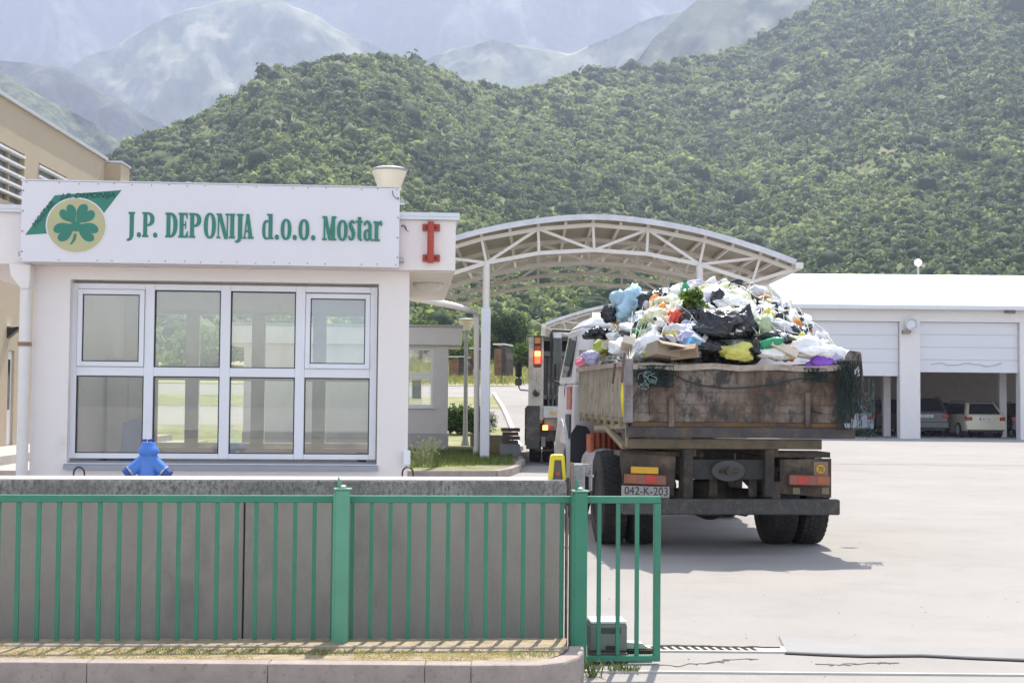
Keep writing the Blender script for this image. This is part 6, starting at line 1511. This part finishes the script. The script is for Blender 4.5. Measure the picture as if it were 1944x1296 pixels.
# cargo net over the heap + bunches on tailgate
netm = mat('net_green', (.018, .035, .03), .8, var=.3); netp = mat('net_pale', (.5, .5, .45), .8)
q = MB()
def over(u0, v0, u1, v1, n=16, up_=.085):
    pts = []
    for k in range(n+1):
        u = u0+(u1-u0)*k/n; v = v0+(v1-v0)*k/n; pts.append((u, v, max(heap_z(u, v)+up_+.02*mnoise.noise(Vector((u*7, v*7, 1))), ztg+.01)))
    return pts
k = UL
while k < UR+1.6:
    q.tube(over(max(UL, k-0), .0 if True else 0, max(UL, min(UR, k-1.6)), 2.6), .0042, 4, caps=False) if k < UR else None
    k += .27
k = UL-1.6
while k < UR:
    q.tube(over(max(UL+.02, k), .0, min(UR-.02, k+1.6), 2.6), .0042, 4, caps=False); k += .27
net = q.build('cargo_net', netp, None); net.location = T.o; net.rotation_euler.z = T.a; tag(net, 'thin cargo net stretched over the rubbish heap', 'net')
def clump(px, py, w_, h_, n, label, m, v=-.09, hang=0, group=None):
    q = MB(); c = ht(px, py, v); s = 14/FPX
    for i in range(n):
        pts = []; a0 = rngs.uniform(0, 6.28); x, z = rngs.gauss(0, .2)*w_*s, rngs.gauss(0, .2)*h_*s
        for k in range(7):
            pts.append((x, rngs.uniform(-.035, .035), z)); a0 += rngs.uniform(-1.1, 1.1); x += math.cos(a0)*w_*s*.13; z += math.sin(a0)*h_*s*.13-hang*.02
            x = max(-w_*s/2, min(w_*s/2, x)); z = max(-h_*s/2*(1+hang), min(h_*s/2, z))
        q.tube(pts, .0035, 4, caps=False)
    o = q.build('net_bundle', m, None); o.location = T.world(c); o.rotation_euler.z = T.a; tag(o, label, 'net', group)
clump(1245, 714, 66, 40, 95, 'dark green net bundle hooked over the tailgate at left', netm)
clump(1228, 722, 34, 34, 14, 'pale loops of cord on the left net bundle', mat('cord_pale', (.22, .32, .3), .8), -.13)
clump(1548, 712, 44, 26, 50, 'dark green net knot under the purple cloth', netm)
clump(1600, 704, 34, 30, 45, 'dark net knot at the foot of the right corner wedge', netm)
clump(1612, 750, 46, 130, 100, 'long dark green net hanging down the right rear corner', netm, -.1)
clump(1645, 775, 30, 110, 26, 'pale blue green netting dangling outside the right corner', mat('net_bluegreen', (.07, .11, .11), .8), .05)
clump(1640, 820, 50, 16, 30, 'black net hem dragging below the right rear corner', netm, .0)
q = MB()
def rope(pts, r=.008): q.tube([ht(x, y, v) for x, y, v in pts], r, 6, caps=False)
rope([(1275, 708, -.08), (1300, 722, -.06), (1335, 732, -.05), (1380, 737, -.05), (1430, 735, -.05), (1480, 727, -.05), (1520, 718, -.07), (1545, 714, -.1)])
rope([(1555, 716, -.09), (1580, 726, -.05), (1600, 728, -.06), (1620, 732, -.08)], .006)
rope([(1548, 720, -.09), (1538, 745, -.06), (1536, 765, -.05), (1545, 780, -.05), (1560, 784, -.05)], .008)
rope([(1550, 718, -.09), (1562, 735, -.06), (1570, 755, -.05)], .006)
rope([(1234, 730, -.08), (1232, 760, -.05), (1233, 788, -.05)], .006)
o = q.build('tie_rope', mat('rope_dark', (.03, .04, .04), .8)); o.location = T.o; o.rotation_euler.z = T.a; tag(o, 'dark tie rope sagging across the tailgate', 'rope')
q = MB(); q.tube([ht(1182, 725, -.075), ht(1181, 750, -.09), ht(1182, 790, -.075)], [.006, .018, .005], 8); o = q.build('yellow_strap', yellow_p, smooth=True); o.location = T.o; o.rotation_euler.z = T.a; tag(o, 'bright yellow strap end on the left corner post', 'strap')
q = MB(); q.tube([ht(1186, 670, -.08), ht(1182, 700, -.08), ht(1181, 726, -.08)], .012, 6); q.tube([ht(1168, 690, .3), ht(1163, 728, .3)], .012, 6); o = q.build('hook_rod', mat('rod_rust', (.14, .08, .06), .8)); o.location = T.o; o.rotation_euler.z = T.a; tag(o, 'rusty hook rods hanging at the left rear corner', 'rod')

# ================================================================== GARBAGE TRUCK
GT = Fr(P(1003, 755, 31.4).x+1.25, 31.4, -.9)
def h3(px, py, v=0): return GT.hit(px, py, v)
gt2 = fempty('garbage_truck', GT, 'white rear loading garbage truck with lit red lamps waiting under the canopy', 'truck')
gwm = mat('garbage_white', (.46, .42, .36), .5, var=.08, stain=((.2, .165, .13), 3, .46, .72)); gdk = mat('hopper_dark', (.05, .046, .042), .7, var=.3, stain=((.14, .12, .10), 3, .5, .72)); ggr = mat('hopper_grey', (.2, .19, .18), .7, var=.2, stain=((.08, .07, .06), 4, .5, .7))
zt3 = h3(1010, 640).z; zl = h3(1060, 771).z
def GB(name, boxes, m, parent=None, bevel=.008):
    q = MB()
    for b_ in boxes: q.box(*b_)
    return q.build(name, m, parent or gt2, bevel=bevel)
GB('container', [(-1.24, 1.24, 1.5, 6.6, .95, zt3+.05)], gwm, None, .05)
xc = h3(1032, 700).x
for s_ in (-1, 1):
    a_, c_ = sorted((s_*1.25, s_*-xc if s_ > 0 else xc)); 
    q = MB(); q.prism([(0, 1.05), (0, zt3-.25), (.15, zt3), (1.5, zt3+.04), (1.5, .95), (.2, .95)], a_, c_, 'yz'); q.build('tail_side', gwm, gt2, bevel=.01)
GB('hopper_back', [(xc+.002, -xc-.002, 1.2, 1.45, zl, zt3-.1)], gdk)
GB('hopper_roof', [(xc+.002, -xc-.002, .1, 1.45, zt3-.08, zt3+.02)], gdk)
GB('hopper_beam', [(xc+.003, -xc-.003, .5, .62, zt3-.42, zt3-.3)], ggr)
q = MB(); q.hexa([(xc+.01, .7, zt3-1.3), (-xc-.01, .7, zt3-1.3), (-xc-.01, .8, zt3-1.3), (xc+.01, .8, zt3-1.3)], [(xc+.01, .55, zt3-.45), (-xc-.01, .55, zt3-.45), (-xc-.01, .62, zt3-.45), (xc+.01, .62, zt3-.45)]); q.build('packer_plate', ggr, gt2)
q = MB()
for k in range(5): u_ = xc+.35+k*.3; q.box(u_, u_+.12, .5, .549, zt3-1.0, zt3-.5)
q.build('packer_ribs', mat('rib_brown', (.16, .11, .09), .8, var=.2), gt2)
GB('hopper_shelf', [(xc+.01, -xc-.01, .55, .7, zt3-1.42, zt3-1.31)], mat('shelf_pale', (.38, .35, .32), .6, var=.15))
q = MB()
for k in range(3): q.tube([(xc+.12+k*.1, .4, zl), (xc+.12+k*.1, .5, zt3-.45)], .035, 7)
q.build('hydraulic_ram', mat('ram_dark', (.07, .07, .07), .5, var=.4, stain=((.3, .28, .25), 6, .55, .7)), gt2)
zl2 = h3(1060, 793).z
tl_ = GB('loading_lip', [(xc+.0, -xc-.0, -.03, .5, zl2, zl)], mat('lip_pale', (.5, .48, .44), .6, var=.1, stain=((.25, .2, .15), 5, .5, .75)))
for px in (1052, 1068): a_ = h3(px-4, 788, -.035); c_ = h3(px+4, 783, -.035); GB('reflector', [(a_.x, c_.x, -.036, -.031, a_.z, c_.z)], mat('amber_plate', (.62, .34, .015), .4), tl_, 0)
zl3 = h3(1060, 817).z
GB('lower_panel', [(xc+.02, -xc-.02, .02, .4, zl3, zl2-.004)], mat('panel_mud', (.25, .21, .15), .8, var=.25, stain=((.1, .08, .06), 5, .5, .7)))
a_ = h3(1030, 816, -.02); c_ = h3(1040, 807, -.02); GB('tail_light', [(a_.x, c_.x, -.04, .01, a_.z, c_.z)], mat('lamp_lit_orange', (.7, .2, .05), .3, emis=((1, .3, .08), 1.6)))
a_ = h3(1040.5, 815, -.02); c_ = h3(1052, 808, -.02); GB('rear_reflector', [(a_.x, c_.x, -.035, .01, a_.z, c_.z)], mat('lamp_red', (.45, .04, .03), .25))
GB('tow_frame', [(h3(1022, 0).x, h3(1058, 0).x, .05, .1, h3(1040, 856).z, h3(1040, 853).z), (h3(1022, 0).x, h3(1024, 0).x, .05, .1, h3(1040, 853).z+.002, h3(1040, 822).z), (h3(1056, 0).x, h3(1058, 0).x, .05, .1, h3(1040, 853).z+.002, h3(1040, 822).z)], dark_steel, None, 0)
GB('underframe', [(-1.0, 1.0, .2, 6.8, .55, .94)], gdk)
GB('tow_hook', [(h3(1034, 0).x, h3(1042, 0).x, .0, .04, h3(1038, 848).z, h3(1038, 829).z)], ggr)
GB('rear_step', [(h3(1006, 0).x, h3(1031, 0).x, -.05, .1, h3(1020, 852).z, h3(1020, 770).z)], gdk)
# lamp cluster
for i, (y0, y1, m_) in enumerate(((641, 652, mat('lamp_amber', (.55, .16, .02), .3)), (657, 666, mat('lamp_deep_red', (.45, .04, .01), .3)), (666.5, 676, mat('lamp_lit_orange', (.7, .2, .05), .3, emis=((1, .3, .08), 1.6))), (676.5, 690, mat('lamp_lit_red', (.8, .05, .02), .3, emis=((1, .08, .03), .9))))):
    a_ = h3(1015, y1, -.05); c_ = h3(1026, y0, -.05); GB('tail_light', [(a_.x, c_.x, -.1, -.02, a_.z, c_.z)], m_)
a_ = h3(1013, 697, -.02); c_ = h3(1028, 637, -.02); GB('lamp_frame', [(a_.x, c_.x, -.019, -.002, a_.z, c_.z)], gdk)
q = MB(); q.tube([h3(1024, 700, -.05), h3(1019, 704, -.08), h3(1019, 740, -.08), h3(1024, 747, -.05)], .018, 7); q.build('grab_handle', gwm, gt2)
q = MB(); c_ = h3(1018, 746, -.03); q.lathe([(.01, -.09), (.08, -.07), (.08, 0)], (c_.x, 0, c_.z), axis='y', n=12); q.build('button_box', black, gt2)
# side guard, wheels
GB('side_guard', [(-1.33, -1.251, .5, 1.5, .5, h3(1003, 772).z)], black, None, .04)
a_ = h3(998, 808, .5); GB('side_reflector', [(-1.33, -1.1, .48, .499, a_.z-.07, a_.z+.03), (-1.33, -1.1, .48, .499, a_.z-.45, a_.z-.35)], ggr)
for u_ in (-1.08, -.76, .76, 1.08): tyre('wheel', u_, 1.9, .5, .28, par=gt2)
for u_ in (-1.08, 1.08): tyre('wheel', u_, 6.9, .5, .28, par=gt2)
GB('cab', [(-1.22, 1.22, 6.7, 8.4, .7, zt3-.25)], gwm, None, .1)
q = MB(); mv = 8.5; s0 = [h3(1003, 683, mv), h3(988, 682, mv), h3(987, 690, mv), h3(985, 735, mv), h3(988, 740, mv), h3(1003, 741, mv)]; q.tube(s0, .02, 7); ma = q.build('mirror_arm', black, gt2)
a_ = h3(978.5, 716, mv); c_ = h3(991, 689, mv); GB('mirror', [(a_.x, c_.x, mv-.12, mv-.03, a_.z, c_.z)], black, ma, .05)
a_ = h3(977.5, 732, mv); c_ = h3(991, 718, mv); GB('wide_mirror', [(a_.x, c_.x, mv-.12, mv-.03, a_.z, c_.z)], mat('mirror_grey', (.1, .1, .11), .15), ma, .04)
